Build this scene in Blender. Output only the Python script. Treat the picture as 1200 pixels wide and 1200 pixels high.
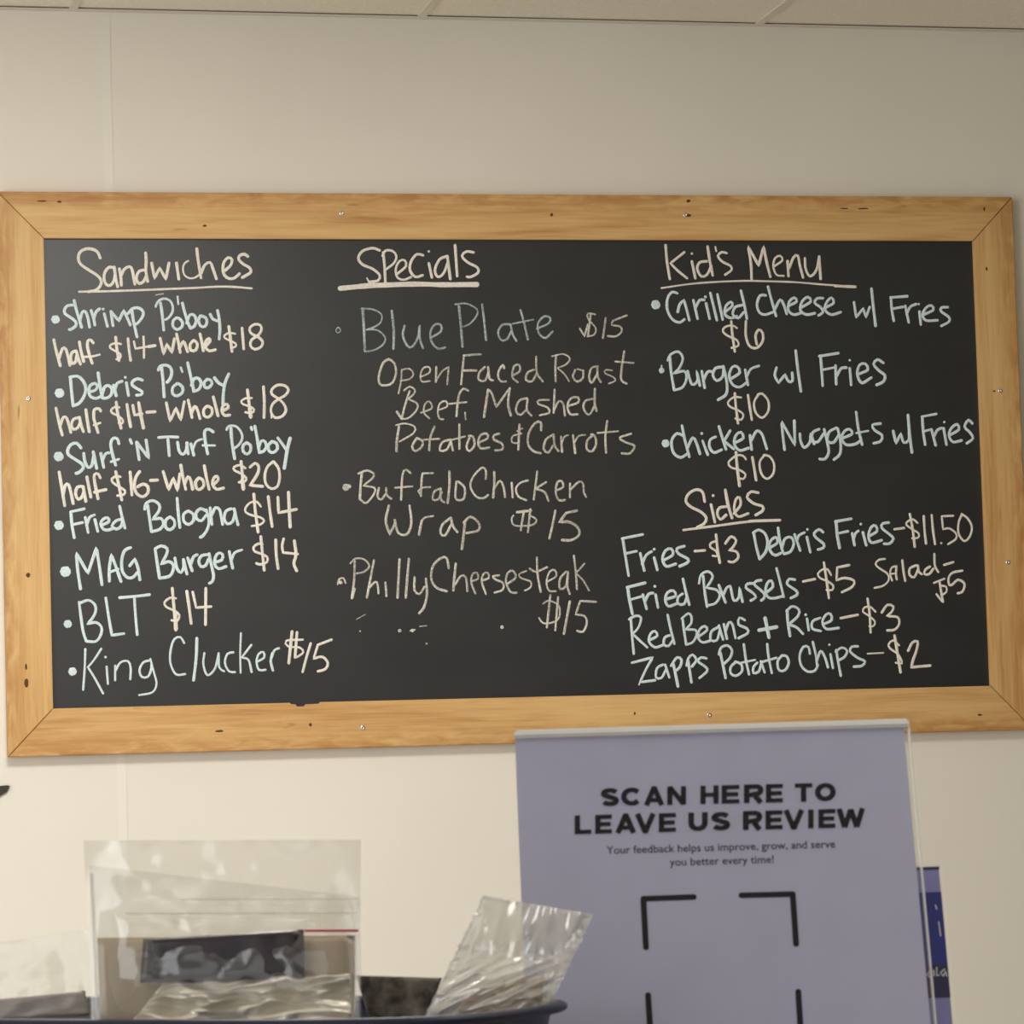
import bpy, bmesh, math, random
from mathutils import Vector, Matrix, noise
random.seed(7)
for o in list(bpy.data.objects): bpy.data.objects.remove(o, do_unlink=True)
SC = bpy.context.scene
COL = SC.collection

# ------------------------------------------------------------------ camera
ZB = 1.955                      # height of the board's centre above the floor
EYE = Vector((-1.36909, -6.14139, ZB - 0.54608))
FPX = 4300.0                    # focal length in pixels of a 1200 px frame
YAW, PITCH, ROLL = (math.radians(a) for a in (12.29301, 4.26623, -1.68933))
FW = Vector((math.sin(YAW)*math.cos(PITCH), math.cos(YAW)*math.cos(PITCH), math.sin(PITCH)))
_r = Vector((math.cos(YAW), -math.sin(YAW), 0)); _u = _r.cross(FW)
RT = _r*math.cos(ROLL) + _u*math.sin(ROLL)
UP = -_r*math.sin(ROLL) + _u*math.cos(ROLL)
cam = bpy.data.cameras.new('camera')
cam.sensor_width = 36.0; cam.lens = FPX/1200*36.0
cam.clip_start = 0.05; cam.clip_end = 60
cam.dof.use_dof = True; cam.dof.focus_distance = 6.1; cam.dof.aperture_fstop = 66
cam_o = bpy.data.objects.new('camera', cam); COL.objects.link(cam_o)
m = Matrix((RT, UP, -FW)).transposed().to_4x4(); m.translation = EYE
cam_o.matrix_world = m
SC.camera = cam_o
def at(u, v, depth):            # the point seen at photo pixel (u, v) at a distance along the view axis
    return EYE + (FW + RT*((u-600)/FPX) - UP*((v-600)/FPX))*depth

# ------------------------------------------------------------------ world, lamps, exposure
w = bpy.data.worlds.new('room'); SC.world = w; w.use_nodes = True
w.node_tree.nodes['Background'].inputs[0].default_value = (1.0, 0.97, 0.93, 1)
w.node_tree.nodes['Background'].inputs[1].default_value = 0.04
def troffer(name, x, y, power, sx=0.6, sy=1.2, col=(1, 0.965, 0.905), z=2.72):
    l = bpy.data.lights.new(name, 'AREA'); l.shape = 'RECTANGLE'; l.size = sx; l.size_y = sy
    l.energy = power; l.color = col
    o = bpy.data.objects.new(name, l); COL.objects.link(o); o.location = (x, y, z)
    return o

def fill_light(name, loc, look, sx, sy, power, col=(0.97, 0.985, 1.0)):  # added fill light, no real window: brightens the wall from left and behind
    l = bpy.data.lights.new(name, 'AREA'); l.shape = 'RECTANGLE'; l.size = sx; l.size_y = sy; l.energy = power; l.color = col
    o = bpy.data.objects.new(name, l); COL.objects.link(o); o.location = loc
    o.rotation_euler = (Vector(look)-Vector(loc)).to_track_quat('-Z', 'Y').to_euler()
    return o
troffer('ceiling_lamp', -0.85, -1.75, 38, 0.6, 0.6)
troffer('ceiling_lamp', -0.3, -4.5, 10)
troffer('ceiling_lamp', 1.4, -4.3, 10)
fill_light('fill_light', (-3.6, -2.0, 1.2), (0, -0.8, 1.5), 1.8, 1.6, 16)
fill_light('fill_light', (-3.2, -3.4, 1.5), (0, -0.6, 1.8), 1.6, 1.6, 42)
fill_light('fill_light', (-2.6, -5.6, 2.0), (0, 0, 2.0), 1.6, 1.2, 12)
fill_light('fill_light', (-1.5, -8.0, 1.4), (-1, 0, 2.0), 3, 1.8, 11)
SC.view_settings.view_transform = 'Standard'; SC.view_settings.look = 'None'
SC.view_settings.exposure = 0.0; SC.view_settings.gamma = 1.0; SC.view_settings.use_curve_mapping = False

# ------------------------------------------------------------------ helpers
def link(name, me, mat=None, parent=None, smooth=False):
    o = bpy.data.objects.new(name, me); COL.objects.link(o)
    if mat is not None: me.materials.append(mat)
    if parent is not None: o.parent = parent
    if smooth:
        for p in me.polygons: p.use_smooth = True
    return o
def obj(name, bm, mat=None, parent=None, smooth=False):
    me = bpy.data.meshes.new(name); bmesh.ops.recalc_face_normals(bm, faces=bm.faces)
    bm.to_mesh(me); bm.free()
    return link(name, me, mat, parent, smooth)
def tag(o, label=None, cat=None, group=None, kind=None):
    if label: o['label'] = label
    if cat: o['category'] = cat
    if group: o['group'] = group
    if kind: o['kind'] = kind
    return o
def empty(name, loc, label, cat, group=None, rot=None):
    o = bpy.data.objects.new(name, None); COL.objects.link(o); o.location = loc
    o.empty_display_size = 0.05
    if rot is not None: o.rotation_euler = rot
    return tag(o, label, cat, group)
def add_box(bm, lo, hi, bev=0.0):
    b = bmesh.new(); bmesh.ops.create_cube(b, size=1)
    for v in b.verts:
        v.co = Vector([lo[i] + (hi[i]-lo[i])*(v.co[i]+0.5) for i in range(3)])
    if bev: bmesh.ops.bevel(b, geom=b.edges[:], offset=bev, segments=2, affect='EDGES')
    me = bpy.data.meshes.new('t'); b.to_mesh(me); b.free(); bm.from_mesh(me); bpy.data.meshes.remove(me)
    return bm
def box(lo, hi, bev=0.0): return add_box(bmesh.new(), lo, hi, bev)
def prism(bm, poly, y0, y1):    # polygon in (x, z) extruded along y
    a = [bm.verts.new((x, y0, z)) for x, z in poly]; b = [bm.verts.new((x, y1, z)) for x, z in poly]
    bm.faces.new(a); bm.faces.new(b[::-1])
    n = len(poly)
    for i in range(n): bm.faces.new((a[i], b[i], b[(i+1) % n], a[(i+1) % n]))
    return bm
def grid_mesh(fn, nu, nv):      # fn(s, t) -> point, s and t in 0..1
    bm = bmesh.new(); vs = [[bm.verts.new(fn(i/nu, j/nv)) for i in range(nu+1)] for j in range(nv+1)]
    for j in range(nv):
        for i in range(nu): bm.faces.new((vs[j][i], vs[j][i+1], vs[j+1][i+1], vs[j+1][i]))
    return bm

# ------------------------------------------------------------------ materials
def srgb(r, g, b):
    f = lambda c: (c/255/12.92) if c/255 <= 0.04045 else ((c/255+0.055)/1.055)**2.4
    return (f(r), f(g), f(b), 1)
def mat(name, col=(0.8, 0.8, 0.8, 1), rough=0.6, metal=0.0, spec=0.5):
    m = bpy.data.materials.new(name); m.use_nodes = True
    p = m.node_tree.nodes['Principled BSDF']
    p.inputs['Base Color'].default_value = col; p.inputs['Roughness'].default_value = rough
    p.inputs['Metallic'].default_value = metal; p.inputs['Specular IOR Level'].default_value = spec
    return m
def N(m, t, **kw):
    n = m.node_tree.nodes.new(t)
    for k, v in kw.items():
        if k.startswith('in_'): n.inputs[int(k[3:])].default_value = v
        else: setattr(n, k, v)
    return n
def L(m, a, b): m.node_tree.links.new(a, b)
def P(m): return m.node_tree.nodes['Principled BSDF']
def ramp(m, stops):
    r = N(m, 'ShaderNodeValToRGB'); e = r.color_ramp.elements
    while len(e) < len(stops): e.new(0.5)
    for i, (p, c) in enumerate(stops): e[i].position = p; e[i].color = c
    return r
def noise_col(m, scale, c0, c1, lo=0.35, hi=0.65, stretch=(1, 1, 1), detail=4, bump=0.0):
    tc = N(m, 'ShaderNodeTexCoord'); mp = N(m, 'ShaderNodeMapping'); mp.inputs['Scale'].default_value = stretch
    L(m, tc.outputs['Object'], mp.inputs[0])
    nz = N(m, 'ShaderNodeTexNoise'); nz.inputs['Scale'].default_value = scale; nz.inputs['Detail'].default_value = detail
    L(m, mp.outputs[0], nz.inputs['Vector'])
    r = ramp(m, [(lo, c0), (hi, c1)]); L(m, nz.outputs['Fac'], r.inputs[0]); L(m, r.outputs[0], P(m).inputs['Base Color'])
    if bump:
        b = N(m, 'ShaderNodeBump'); b.inputs['Strength'].default_value = bump; b.inputs['Distance'].default_value = 0.002
        L(m, nz.outputs['Fac'], b.inputs['Height']); L(m, b.outputs[0], P(m).inputs['Normal'])
    return m
M = {}
M['wall'] = noise_col(mat('wall_paint', rough=0.55, spec=0.35), 1.6, srgb(233, 227, 213), srgb(238, 232, 218), bump=0.0)
M['batten'] = mat('batten_white', srgb(238, 233, 220), 0.5)
M['ceiling'] = noise_col(mat('ceiling_tile', rough=0.95, spec=0.1), 160, srgb(236, 229, 214), srgb(246, 239, 225), bump=0.25)
M['grid'] = mat('grid_metal', srgb(226, 219, 204), 0.9, spec=0.1)
M['floor'] = noise_col(mat('floor_tile', rough=0.5), 9, srgb(176, 168, 154), srgb(196, 188, 174))
M['counter'] = noise_col(mat('counter_laminate', rough=0.4), 60, srgb(150, 142, 130), srgb(178, 170, 156))

# chalkboard: black paint with a faint wiped haze of old chalk
def board_material():
    m = mat('board_black', rough=0.42, spec=0.82)
    tc = N(m, 'ShaderNodeTexCoord'); mp = N(m, 'ShaderNodeMapping'); mp.inputs['Scale'].default_value = (3.0, 1, 7.0)
    mp.inputs['Rotation'].default_value = (0, 0.25, 0)
    L(m, tc.outputs['Object'], mp.inputs[0])
    nz = N(m, 'ShaderNodeTexNoise'); nz.inputs['Scale'].default_value = 2.2; nz.inputs['Detail'].default_value = 6
    L(m, mp.outputs[0], nz.inputs['Vector'])
    r = ramp(m, [(0.3, srgb(25, 26, 27)), (0.75, srgb(34, 35, 36))]); L(m, nz.outputs['Fac'], r.inputs[0])
    L(m, r.outputs[0], P(m).inputs['Base Color'])
    return m
M['board'] = board_material()

# pine: grain runs along the rail's own X axis
def wood_material():
    m = mat('pine', rough=0.5, spec=0.4)
    tc = N(m, 'ShaderNodeTexCoord')
    oi = N(m, 'ShaderNodeObjectInfo')
    ad = N(m, 'ShaderNodeVectorMath', operation='ADD')
    sc = N(m, 'ShaderNodeVectorMath', operation='SCALE'); sc.inputs['Scale'].default_value = 7.3
    cb = N(m, 'ShaderNodeCombineXYZ')
    for k in range(3): L(m, oi.outputs['Random'], cb.inputs[k])
    L(m, cb.outputs[0], sc.inputs[0])
    L(m, tc.outputs['Object'], ad.inputs[0]); L(m, sc.outputs[0], ad.inputs[1])
    def layer(scale, stretch, detail):
        mp = N(m, 'ShaderNodeMapping'); mp.inputs['Scale'].default_value = stretch
        L(m, ad.outputs[0], mp.inputs[0])
        nz = N(m, 'ShaderNodeTexNoise'); nz.inputs['Scale'].default_value = scale; nz.inputs['Detail'].default_value = detail
        nz.inputs['Distortion'].default_value = 0.6
        L(m, mp.outputs[0], nz.inputs['Vector']); return nz
    broad = layer(1.0, (1.8, 14, 24), 3)
    fine = layer(1.0, (9, 160, 190), 5)
    mix = N(m, 'ShaderNodeMath', operation='MULTIPLY_ADD'); mix.inputs[1].default_value = 0.62
    L(m, broad.outputs['Fac'], mix.inputs[0])
    f2 = N(m, 'ShaderNodeMath', operation='MULTIPLY'); f2.inputs[1].default_value = 0.38
    L(m, fine.outputs['Fac'], f2.inputs[0]); L(m, f2.outputs[0], mix.inputs[2])
    r = ramp(m, [(0.28, srgb(172, 120, 66)), (0.41, srgb(204, 157, 98)), (0.54, srgb(219, 177, 116)), (0.70, srgb(228, 191, 134))])
    L(m, mix.outputs[0], r.inputs[0])
    # a few dark specks and streaks along the grain
    dirt = layer(1.0, (13, 60, 85), 3)
    dr = ramp(m, [(0.20, (0.36, 0.24, 0.12, 1)), (0.31, (1, 1, 1, 1))]); L(m, dirt.outputs['Fac'], dr.inputs[0])
    mu = N(m, 'ShaderNodeMix', data_type='RGBA', blend_type='MULTIPLY'); mu.inputs[0].default_value = 0.7
    L(m, r.outputs[0], mu.inputs[6]); L(m, dr.outputs[0], mu.inputs[7])
    # brown wear along the outer edge of each rail
    sx = N(m, 'ShaderNodeSeparateXYZ'); L(m, tc.outputs['Object'], sx.inputs[0])
    we = N(m, 'ShaderNodeMapRange'); we.inputs[1].default_value = 0.030; we.inputs[2].default_value = 0.082; we.inputs[3].default_value = -0.22; we.inputs[4].default_value = 0.9
    L(m, sx.outputs['Z'], we.inputs[0])
    wn = layer(1.0, (20, 30, 60), 5)
    wm = N(m, 'ShaderNodeMath', operation='MULTIPLY'); wm.use_clamp = True; L(m, we.outputs[0], wm.inputs[0])
    wr = N(m, 'ShaderNodeMapRange'); wr.inputs[1].default_value = 0.32; wr.inputs[2].default_value = 0.62; L(m, wn.outputs['Fac'], wr.inputs[0])
    L(m, wr.outputs[0], wm.inputs[1])
    m2 = N(m, 'ShaderNodeMix', data_type='RGBA'); L(m, wm.outputs[0], m2.inputs[0]); L(m, mu.outputs[2], m2.inputs[6]); m2.inputs[7].default_value = srgb(176, 118, 58)
    L(m, m2.outputs[2], P(m).inputs['Base Color'])
    b = N(m, 'ShaderNodeBump'); b.inputs['Strength'].default_value = 0.12; b.inputs['Distance'].default_value = 0.001
    L(m, fine.outputs['Fac'], b.inputs['Height']); L(m, b.outputs[0], P(m).inputs['Normal'])
    return m
M['wood'] = wood_material()
M['knot'] = mat('knot_brown', srgb(84, 56, 30), 0.7)
M['screw'] = mat('screw_zinc', (0.8, 0.78, 0.74, 1), 0.25, 1.0)

# chalk: grains of colour over the black board, thinner where the hand pressed lightly
def chalk_material(name, col, lo, hi):
    m = mat(name, col, 0.95, spec=0.1)
    tc = N(m, 'ShaderNodeTexCoord'); nz = N(m, 'ShaderNodeTexNoise'); nz.inputs['Scale'].default_value = 260; nz.inputs['Detail'].default_value = 2
    L(m, tc.outputs['Object'], nz.inputs['Vector'])
    n2 = N(m, 'ShaderNodeTexNoise'); n2.inputs['Scale'].default_value = 26; n2.inputs['Detail'].default_value = 1
    L(m, tc.outputs['Object'], n2.inputs['Vector'])
    a = N(m, 'ShaderNodeMath', operation='MULTIPLY'); a.inputs[1].default_value = 0.6; L(m, nz.outputs['Fac'], a.inputs[0])
    b = N(m, 'ShaderNodeMath', operation='MULTIPLY_ADD'); b.inputs[1].default_value = 0.4
    L(m, n2.outputs['Fac'], b.inputs[0]); L(m, a.outputs[0], b.inputs[2])
    r = N(m, 'ShaderNodeMapRange'); r.inputs[1].default_value = 0.36; r.inputs[2].default_value = 0.62
    r.inputs[3].default_value = lo; r.inputs[4].default_value = hi
    L(m, b.outputs[0], r.inputs[0]); L(m, r.outputs[0], P(m).inputs['Alpha'])
    return m
M['c'] = chalk_material('chalk_cream', srgb(247, 240, 226), 0.78, 1.0)
M['m'] = chalk_material('chalk_mint', srgb(226, 243, 243), 0.78, 1.0)
M['d'] = chalk_material('chalk_cream_faint', srgb(238, 233, 218), 0.36, 0.9)
M['e'] = chalk_material('chalk_mint_faint', srgb(204, 222, 220), 0.32, 0.85)

def film(name, haze=0.1, gloss=0.16, tint=(0.96, 0.95, 0.92, 1), rough=0.12, hazecol=(0.9, 0.88, 0.82, 1), blend=0.35, gain=0.5):
    m = bpy.data.materials.new(name); m.use_nodes = True; nt = m.node_tree
    for n in list(nt.nodes):
        if n.type == 'BSDF_PRINCIPLED': nt.nodes.remove(n)
    out = [n for n in nt.nodes if n.type == 'OUTPUT_MATERIAL'][0]
    tr = N(m, 'ShaderNodeBsdfTransparent'); tr.inputs[0].default_value = tint
    df = N(m, 'ShaderNodeBsdfDiffuse'); df.inputs[0].default_value = hazecol
    gl = N(m, 'ShaderNodeBsdfGlossy'); gl.inputs['Roughness'].default_value = rough; gl.inputs[0].default_value = (1, 1, 1, 1)
    a = N(m, 'ShaderNodeMixShader'); a.inputs[0].default_value = haze; L(m, tr.outputs[0], a.inputs[1]); L(m, df.outputs[0], a.inputs[2])
    lw = N(m, 'ShaderNodeLayerWeight'); lw.inputs[0].default_value = blend
    k = N(m, 'ShaderNodeMath', operation='MULTIPLY_ADD'); k.inputs[1].default_value = gain; k.inputs[2].default_value = gloss*0.4
    L(m, lw.outputs['Fresnel'], k.inputs[0])
    b = N(m, 'ShaderNodeMixShader'); L(m, k.outputs[0], b.inputs[0]); L(m, a.outputs[0], b.inputs[1]); L(m, gl.outputs[0], b.inputs[2])
    L(m, b.outputs[0], out.inputs[0])
    return m
M['bag'] = film('bag_film', 0.075, tint=(0.985, 0.98, 0.965, 1), hazecol=(0.97, 0.95, 0.9, 1))
M['bag_crumpled'] = film('bag_film_crumpled', 0.28, 0.4, rough=0.16, hazecol=(1.0, 0.98, 0.93, 1), gain=0.35)
M['acrylic'] = film('clear_acrylic', 0.01, 0.02, (0.98, 0.98, 0.98, 1), 0.05, blend=0.1, gain=0.5)
M['acrylic_edge'] = film('acrylic_edge', 0.75, 0.3, (0.97, 0.97, 0.94, 1), 0.15, (1.0, 0.98, 0.93, 1))
M['paper'] = noise_col(mat('lavender_paper', rough=0.6), 30, srgb(182, 181, 204), srgb(186, 185, 208))
M['ink'] = mat('ink_black', srgb(14, 12, 20), 0.8, spec=0.1)
M['ink_soft'] = mat('ink_grey', srgb(44, 41, 56), 0.8, spec=0.1)
M['navy'] = mat('navy_plastic', srgb(26, 30, 56), 0.4)
M['navy_rim'] = mat('navy_rim', srgb(34, 36, 56), 0.42, spec=0.35)
M['pouch'] = noise_col(mat('pouch_dark', rough=0.35), 50, srgb(48, 38, 42), srgb(66, 54, 56))
M['felt'] = noise_col(mat('felt_charcoal', rough=0.95), 95, srgb(52, 47, 42), srgb(120, 113, 102), bump=0.4)
M['tan'] = mat('tan_wrap', srgb(206, 186, 156), 0.3)
M['foil'] = mat('foil_wrap', srgb(255, 246, 226), 0.16, 0.15)
M['red'] = mat('red_zip', srgb(206, 62, 76), 0.4)
M['blue_dark'] = mat('print_navy', srgb(40, 50, 140), 0.35)
M['blue_deep'] = mat('print_indigo', srgb(40, 36, 86), 0.4)
M['blue_pale'] = mat('print_periwinkle', srgb(150, 148, 205), 0.4)
M['print_white'] = mat('print_white', srgb(225, 222, 230), 0.5)
M['grey'] = mat('grey_packet', srgb(172, 162, 154), 0.3)
M['dark'] = mat('dark_plastic', srgb(52, 46, 40), 0.5)
LETTERING = [
 ('heading_lettering', 'c', 'cream chalk heading reading Sandwiches, underlined', '25 -3637,1813 -3654,1858 -3689,1885 -3752,1892 -3807,1862 -3821,1803 -3800,1758 -3738,1713 -3667,1667 -3632,1622 -3642,1577 -3679,1540 -3746,1527;25 -3517,1727 -3562,1736 -3599,1695 -3609,1640 -3592,1590 -3556,1581 -3524,1622 -3513,1686;25 -3520,1738 -3510,1649 -3495,1568;25 -3477,1722 -3467,1658 -3463,1581;25 -3464,1663 -3436,1718 -3391,1742 -3369,1713 -3357,1640 -3349,1590;25 -3260,1713 -3306,1704 -3329,1668 -3334,1627 -3312,1597 -3276,1613 -3252,1659;25 -3252,1859 -3249,1795 -3253,1704 -3240,1613;25 -3203,1772 -3180,1640c -3136,1732c -3085,1633c -3055,1773;18 -3822,1527 -3589,1531 -3318,1540 -3047,1551 -2828,1560 -2646,1570 -2509,1568 -2354,1555;25 -2992,1773 -2975,1633;16 -2891,1791 -2924,1768 -2938,1723 -2926,1668 -2881,1641 -2835,1648 -2799,1673;25 -2816,1896 -2809,1814 -2797,1723 -2786,1645;25 -2785,1682 -2751,1755 -2705,1778 -2679,1714 -2654,1636;25 -2579,1709 -2532,1751 -2517,1801 -2549,1819 -2586,1782 -2597,1723 -2585,1668 -2544,1639 -2498,1645 -2456,1682;25 -2380,1829 -2411,1849 -2453,1835 -2458,1801 -2422,1764 -2368,1732 -2358,1696 -2388,1673 -2434,1648'),
 ('item_lettering', 'm', "mint chalk line reading Shrimp Po'boy", 'o-4024,1292,36;25 -3874,1414 -3919,1409 -3946,1378 -3943,1341 -3899,1310 -3855,1273 -3855,1237 -3892,1210 -3910,1206;25 -3864,1454 -3848,1377 -3823,1287 -3806,1224;25 -3819,1278 -3799,1350 -3772,1359 -3751,1305 -3739,1225;25 -3723,1368 -3703,1300 -3694,1243;25 -3700,1305 -3682,1355 -3650,1382;25 -3613,1341 -3588,1232;o-3621,1379,12;25 -3556,1359 -3549,1296 -3541,1237;25 -3556,1359 -3491,1279c -3448,1368c -3418,1300 -3395,1243;25 -3380,1381 -3369,1286 -3353,1204 -3340,1141;25 -3413,1341 -3367,1386 -3313,1386 -3282,1350 -3296,1304 -3333,1259 -3352,1250;25 -3135,1431 -3124,1340 -3113,1199;21 -3177,1399 -3158,1440 -3112,1468 -3058,1454 -3032,1404 -3037,1349 -3070,1304 -3098,1288;18 -2989,1486 -2984,1420;25 -3002,1304 -3030,1281 -3034,1231 -3000,1204 -2959,1226 -2953,1267 -2980,1299 -3005,1304;25 -2949,1431 -2933,1358 -2904,1258 -2886,1217;25 -2917,1258 -2888,1329 -2852,1326 -2835,1285 -2850,1235 -2886,1214;25 -2798,1321 -2815,1285 -2800,1235 -2763,1230 -2744,1267 -2754,1305 -2793,1320;25 -2715,1335 -2694,1294 -2653,1277;25 -2651,1367 -2639,1294 -2635,1203 -2643,1121'),
 ('price_lettering', 'c', "cream chalk line reading half $14 - Whole $18 under Shrimp Po'boy", '25 -4041,1120 -4025,1035 -4004,953 -3992,899;25 -4000,962 -3971,1043 -3944,1043 -3923,971 -3911,903;25 -3860,1025 -3891,1011 -3904,962 -3889,917 -3861,935 -3851,989;25 -3855,1025 -3839,962 -3822,912;25 -3827,1102 -3815,1025 -3794,934;25 -3710,1092 -3732,1117 -3755,1110 -3760,1061 -3744,988 -3723,920;19 -3785,975 -3726,977 -3659,993;25 -3521,1141 -3514,1051 -3498,942;18 -3477,1082 -3517,1089 -3562,1078 -3570,1051 -3528,1024 -3483,996 -3488,960 -3520,953;25 -3417,1128 -3410,1032 -3399,942;18 -3368,1105 -3356,1043c -3252,1059;19 -3286,1145 -3284,1059 -3286,964;25 -3247,1059 -3189,1068;25 -3145,1131 -3118,995c -3089,1081c -3048,1008c -3023,1126;25 -3005,1167 -2989,1085 -2977,1008;25 -2986,1040 -2948,1103 -2931,1067 -2914,1014;25 -2861,1112 -2892,1076 -2886,1026 -2845,1028 -2829,1080 -2857,1112;25 -2806,1167 -2789,1085 -2780,1021;25 -2758,1062 -2721,1103 -2729,1127 -2757,1103 -2763,1057 -2732,1021 -2677,1031;25 -2558,1230 -2547,1129 -2536,1015;18 -2505,1166 -2555,1175 -2597,1152 -2593,1130 -2548,1107 -2503,1084 -2505,1056 -2545,1047;25 -2445,1216 -2435,1036;23 -2301,1133 -2373,1175 -2376,1220 -2334,1248 -2289,1240 -2279,1202 -2305,1156 -2365,1115 -2377,1065 -2340,1033 -2284,1056 -2272,1101 -2302,1133'),
 ('item_lettering', 'm', "mint chalk line reading Debris Po'boy", 'o-4003,669,40;26 -3909,804 -3902,691 -3891,560;26 -3913,804 -3846,810 -3798,763 -3781,700 -3805,627 -3846,578 -3891,563;26 -3750,679 -3705,690 -3682,724 -3704,749 -3745,731 -3757,681 -3742,638 -3698,622 -3653,640;26 -3675,839 -3664,744 -3644,626;26 -3648,645 -3624,717 -3588,730 -3560,698 -3572,649 -3608,624 -3644,626;26 -3547,734 -3527,642;26 -3539,694 -3515,750 -3475,766;26 -3439,754 -3423,645;o-3447,799,12;26 -3303,774 -3344,787 -3385,765 -3390,733 -3346,701 -3308,677 -3315,652 -3356,647;26 -3138,886 -3128,759 -3122,630;26 -3166,859 -3152,891 -3106,902 -3066,884 -3053,840 -3068,786 -3096,754;26 -3010,742 -3047,713 -3050,659 -3013,639 -2967,667 -2964,713 -2997,742 -3015,742;18 -2976,881 -2963,842;26 -2916,921 -2900,840 -2879,731 -2871,685;26 -2889,726 -2864,785 -2824,785 -2805,744 -2826,694 -2872,676;26 -2751,780 -2779,753 -2775,712 -2744,707 -2714,739 -2724,772 -2756,780;26 -2692,793 -2656,747 -2611,724;26 -2568,824 -2602,747 -2618,656 -2624,561'),
 ('price_lettering', 'c', "cream chalk line reading half $14 - Whole $18 under Debris Po'boy", '25 -4035,543 -4019,458 -4002,377 -3986,314;25 -4002,399 -3974,466 -3947,457 -3930,403 -3914,336;25 -3844,461 -3889,448 -3908,403 -3891,362 -3855,376 -3836,420;25 -3840,465 -3828,402 -3809,341;25 -3785,528 -3773,429 -3760,339;25 -3660,514 -3673,534 -3713,528 -3719,456 -3703,392 -3686,332;21 -3720,397 -3666,415;25 -3528,590 -3517,490 -3492,368;19 -3502,544 -3538,549 -3570,527 -3566,500 -3512,472 -3475,436 -3482,409 -3512,413;25 -3438,571 -3427,480 -3411,379;25 -3389,562 -3376,480c -3312,489;27 -3339,584 -3323,480 -3303,367;25 -3273,502 -3201,506;25 -3105,582 -3076,425c -3024,536c -2986,434c -2952,590;25 -2919,604 -2902,522 -2890,454;25 -2894,490 -2865,549 -2843,521 -2822,444;25 -2761,550 -2789,521 -2787,471 -2754,456 -2720,484 -2721,532 -2756,551;25 -2705,630 -2684,539 -2668,466;25 -2626,511 -2580,535 -2588,565 -2620,556 -2635,511 -2613,470 -2567,474;25 -2412,687 -2401,573 -2390,450;19 -2377,617 -2432,614 -2467,590 -2451,564 -2397,546 -2359,518 -2380,489 -2435,496;34 -2396,527 -2390,459;25 -2274,713 -2270,590 -2276,449;23 -2144,608 -2203,649 -2202,690 -2155,726 -2091,721 -2060,685 -2088,639 -2144,608 -2200,563 -2215,499 -2180,448 -2116,462 -2085,516 -2108,571 -2149,612;16 -2211,499 -2212,446'),
 ('item_lettering', 'm', "mint chalk line reading Surf 'N Turf Po'boy", 'o-4021,134,41;26 -3832,204 -3867,245 -3916,234 -3944,187 -3936,147 -3878,106 -3826,69 -3817,33 -3854,-2 -3879,-9;26 -3810,159 -3803,96 -3777,40 -3745,55 -3729,131;26 -3730,172 -3718,104 -3704,30;26 -3667,158 -3655,95 -3645,39;26 -3653,99 -3627,153 -3595,162;26 -3513,237 -3526,280 -3561,283 -3582,238 -3569,148 -3544,56;21 -3584,85 -3516,107;26 -3418,273 -3405,239;26 -3364,250 -3345,100;26 -3363,250 -3264,113c -3283,267;23 -3179,287 -3093,292 -3012,289;26 -3098,270 -3090,132;26 -3017,246 -3005,169 -2974,142 -2944,178 -2936,241;26 -2939,241 -2929,146;26 -2904,232 -2882,134;18 -2887,186 -2859,250 -2808,270;26 -2712,330 -2747,353 -2784,340 -2784,267 -2764,144;19 -2805,217 -2701,215;26 -2561,365 -2555,247 -2535,100;21 -2598,347 -2579,379 -2520,378 -2475,328 -2466,273 -2496,219 -2538,188;26 -2427,237 -2460,214 -2461,164 -2430,139 -2399,164 -2398,214 -2430,237;26 -2388,368 -2381,347;26 -2356,377 -2340,281 -2324,163;26 -2328,190 -2304,249 -2272,244 -2262,199 -2288,161 -2325,152;26 -2213,244 -2245,212 -2238,162 -2201,151 -2167,184 -2176,230 -2214,244;26 -2162,275 -2126,225 -2095,179;29 -2056,272 -2082,179 -2113,15'),
 ('price_lettering', 'c', "cream chalk line reading half $16 - Whole $20 under Surf 'N Turf", '26 -4019,4 -3999,-135 -3978,-281;26 -3992,-203 -3970,-109 -3943,-105 -3924,-172 -3907,-264;26 -3829,-119 -3870,-126 -3886,-182 -3863,-229 -3827,-200 -3815,-147;26 -3821,-120 -3801,-247;26 -3788,-39 -3758,-212;26 -3676,-49 -3693,-16 -3725,-22 -3722,-94 -3698,-226;26 -3728,-170 -3629,-149;26 -3545,3 -3521,-114 -3499,-238;21 -3506,-42 -3541,-37 -3579,-59 -3569,-91 -3516,-128 -3470,-160 -3482,-193 -3536,-201;26 -3424,-2 -3417,-97 -3413,-198;26 -3343,1 -3375,-44 -3390,-116 -3374,-183 -3321,-213 -3278,-180 -3278,-126 -3318,-106 -3364,-129;26 -3255,-76 -3194,-73;26 -3145,-1 -3101,-157c -3060,-56c -3027,-165c -3003,-22;26 -2994,52 -2979,-48 -2957,-155;26 -2965,-111 -2936,-47 -2914,-76 -2898,-155;26 -2843,-58 -2873,-94 -2863,-150 -2832,-155 -2802,-122 -2812,-75 -2846,-58;26 -2795,45 -2780,-50 -2758,-157;26 -2722,-119 -2680,-78 -2689,-47 -2716,-60 -2728,-114 -2696,-157 -2635,-147;26 -2481,78 -2473,-26 -2467,-161;21 -2446,19 -2491,47 -2543,29 -2538,2 -2484,-26 -2441,-63 -2449,-90 -2504,-100;34 -2474,-81 -2467,-153;26 -2405,27 -2363,61 -2332,36 -2338,-19 -2376,-82 -2409,-127c -2302,-137;23 -2208,73 -2259,26 -2281,-46 -2272,-119 -2227,-158 -2176,-139 -2155,-66 -2163,16 -2203,73'),
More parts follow.
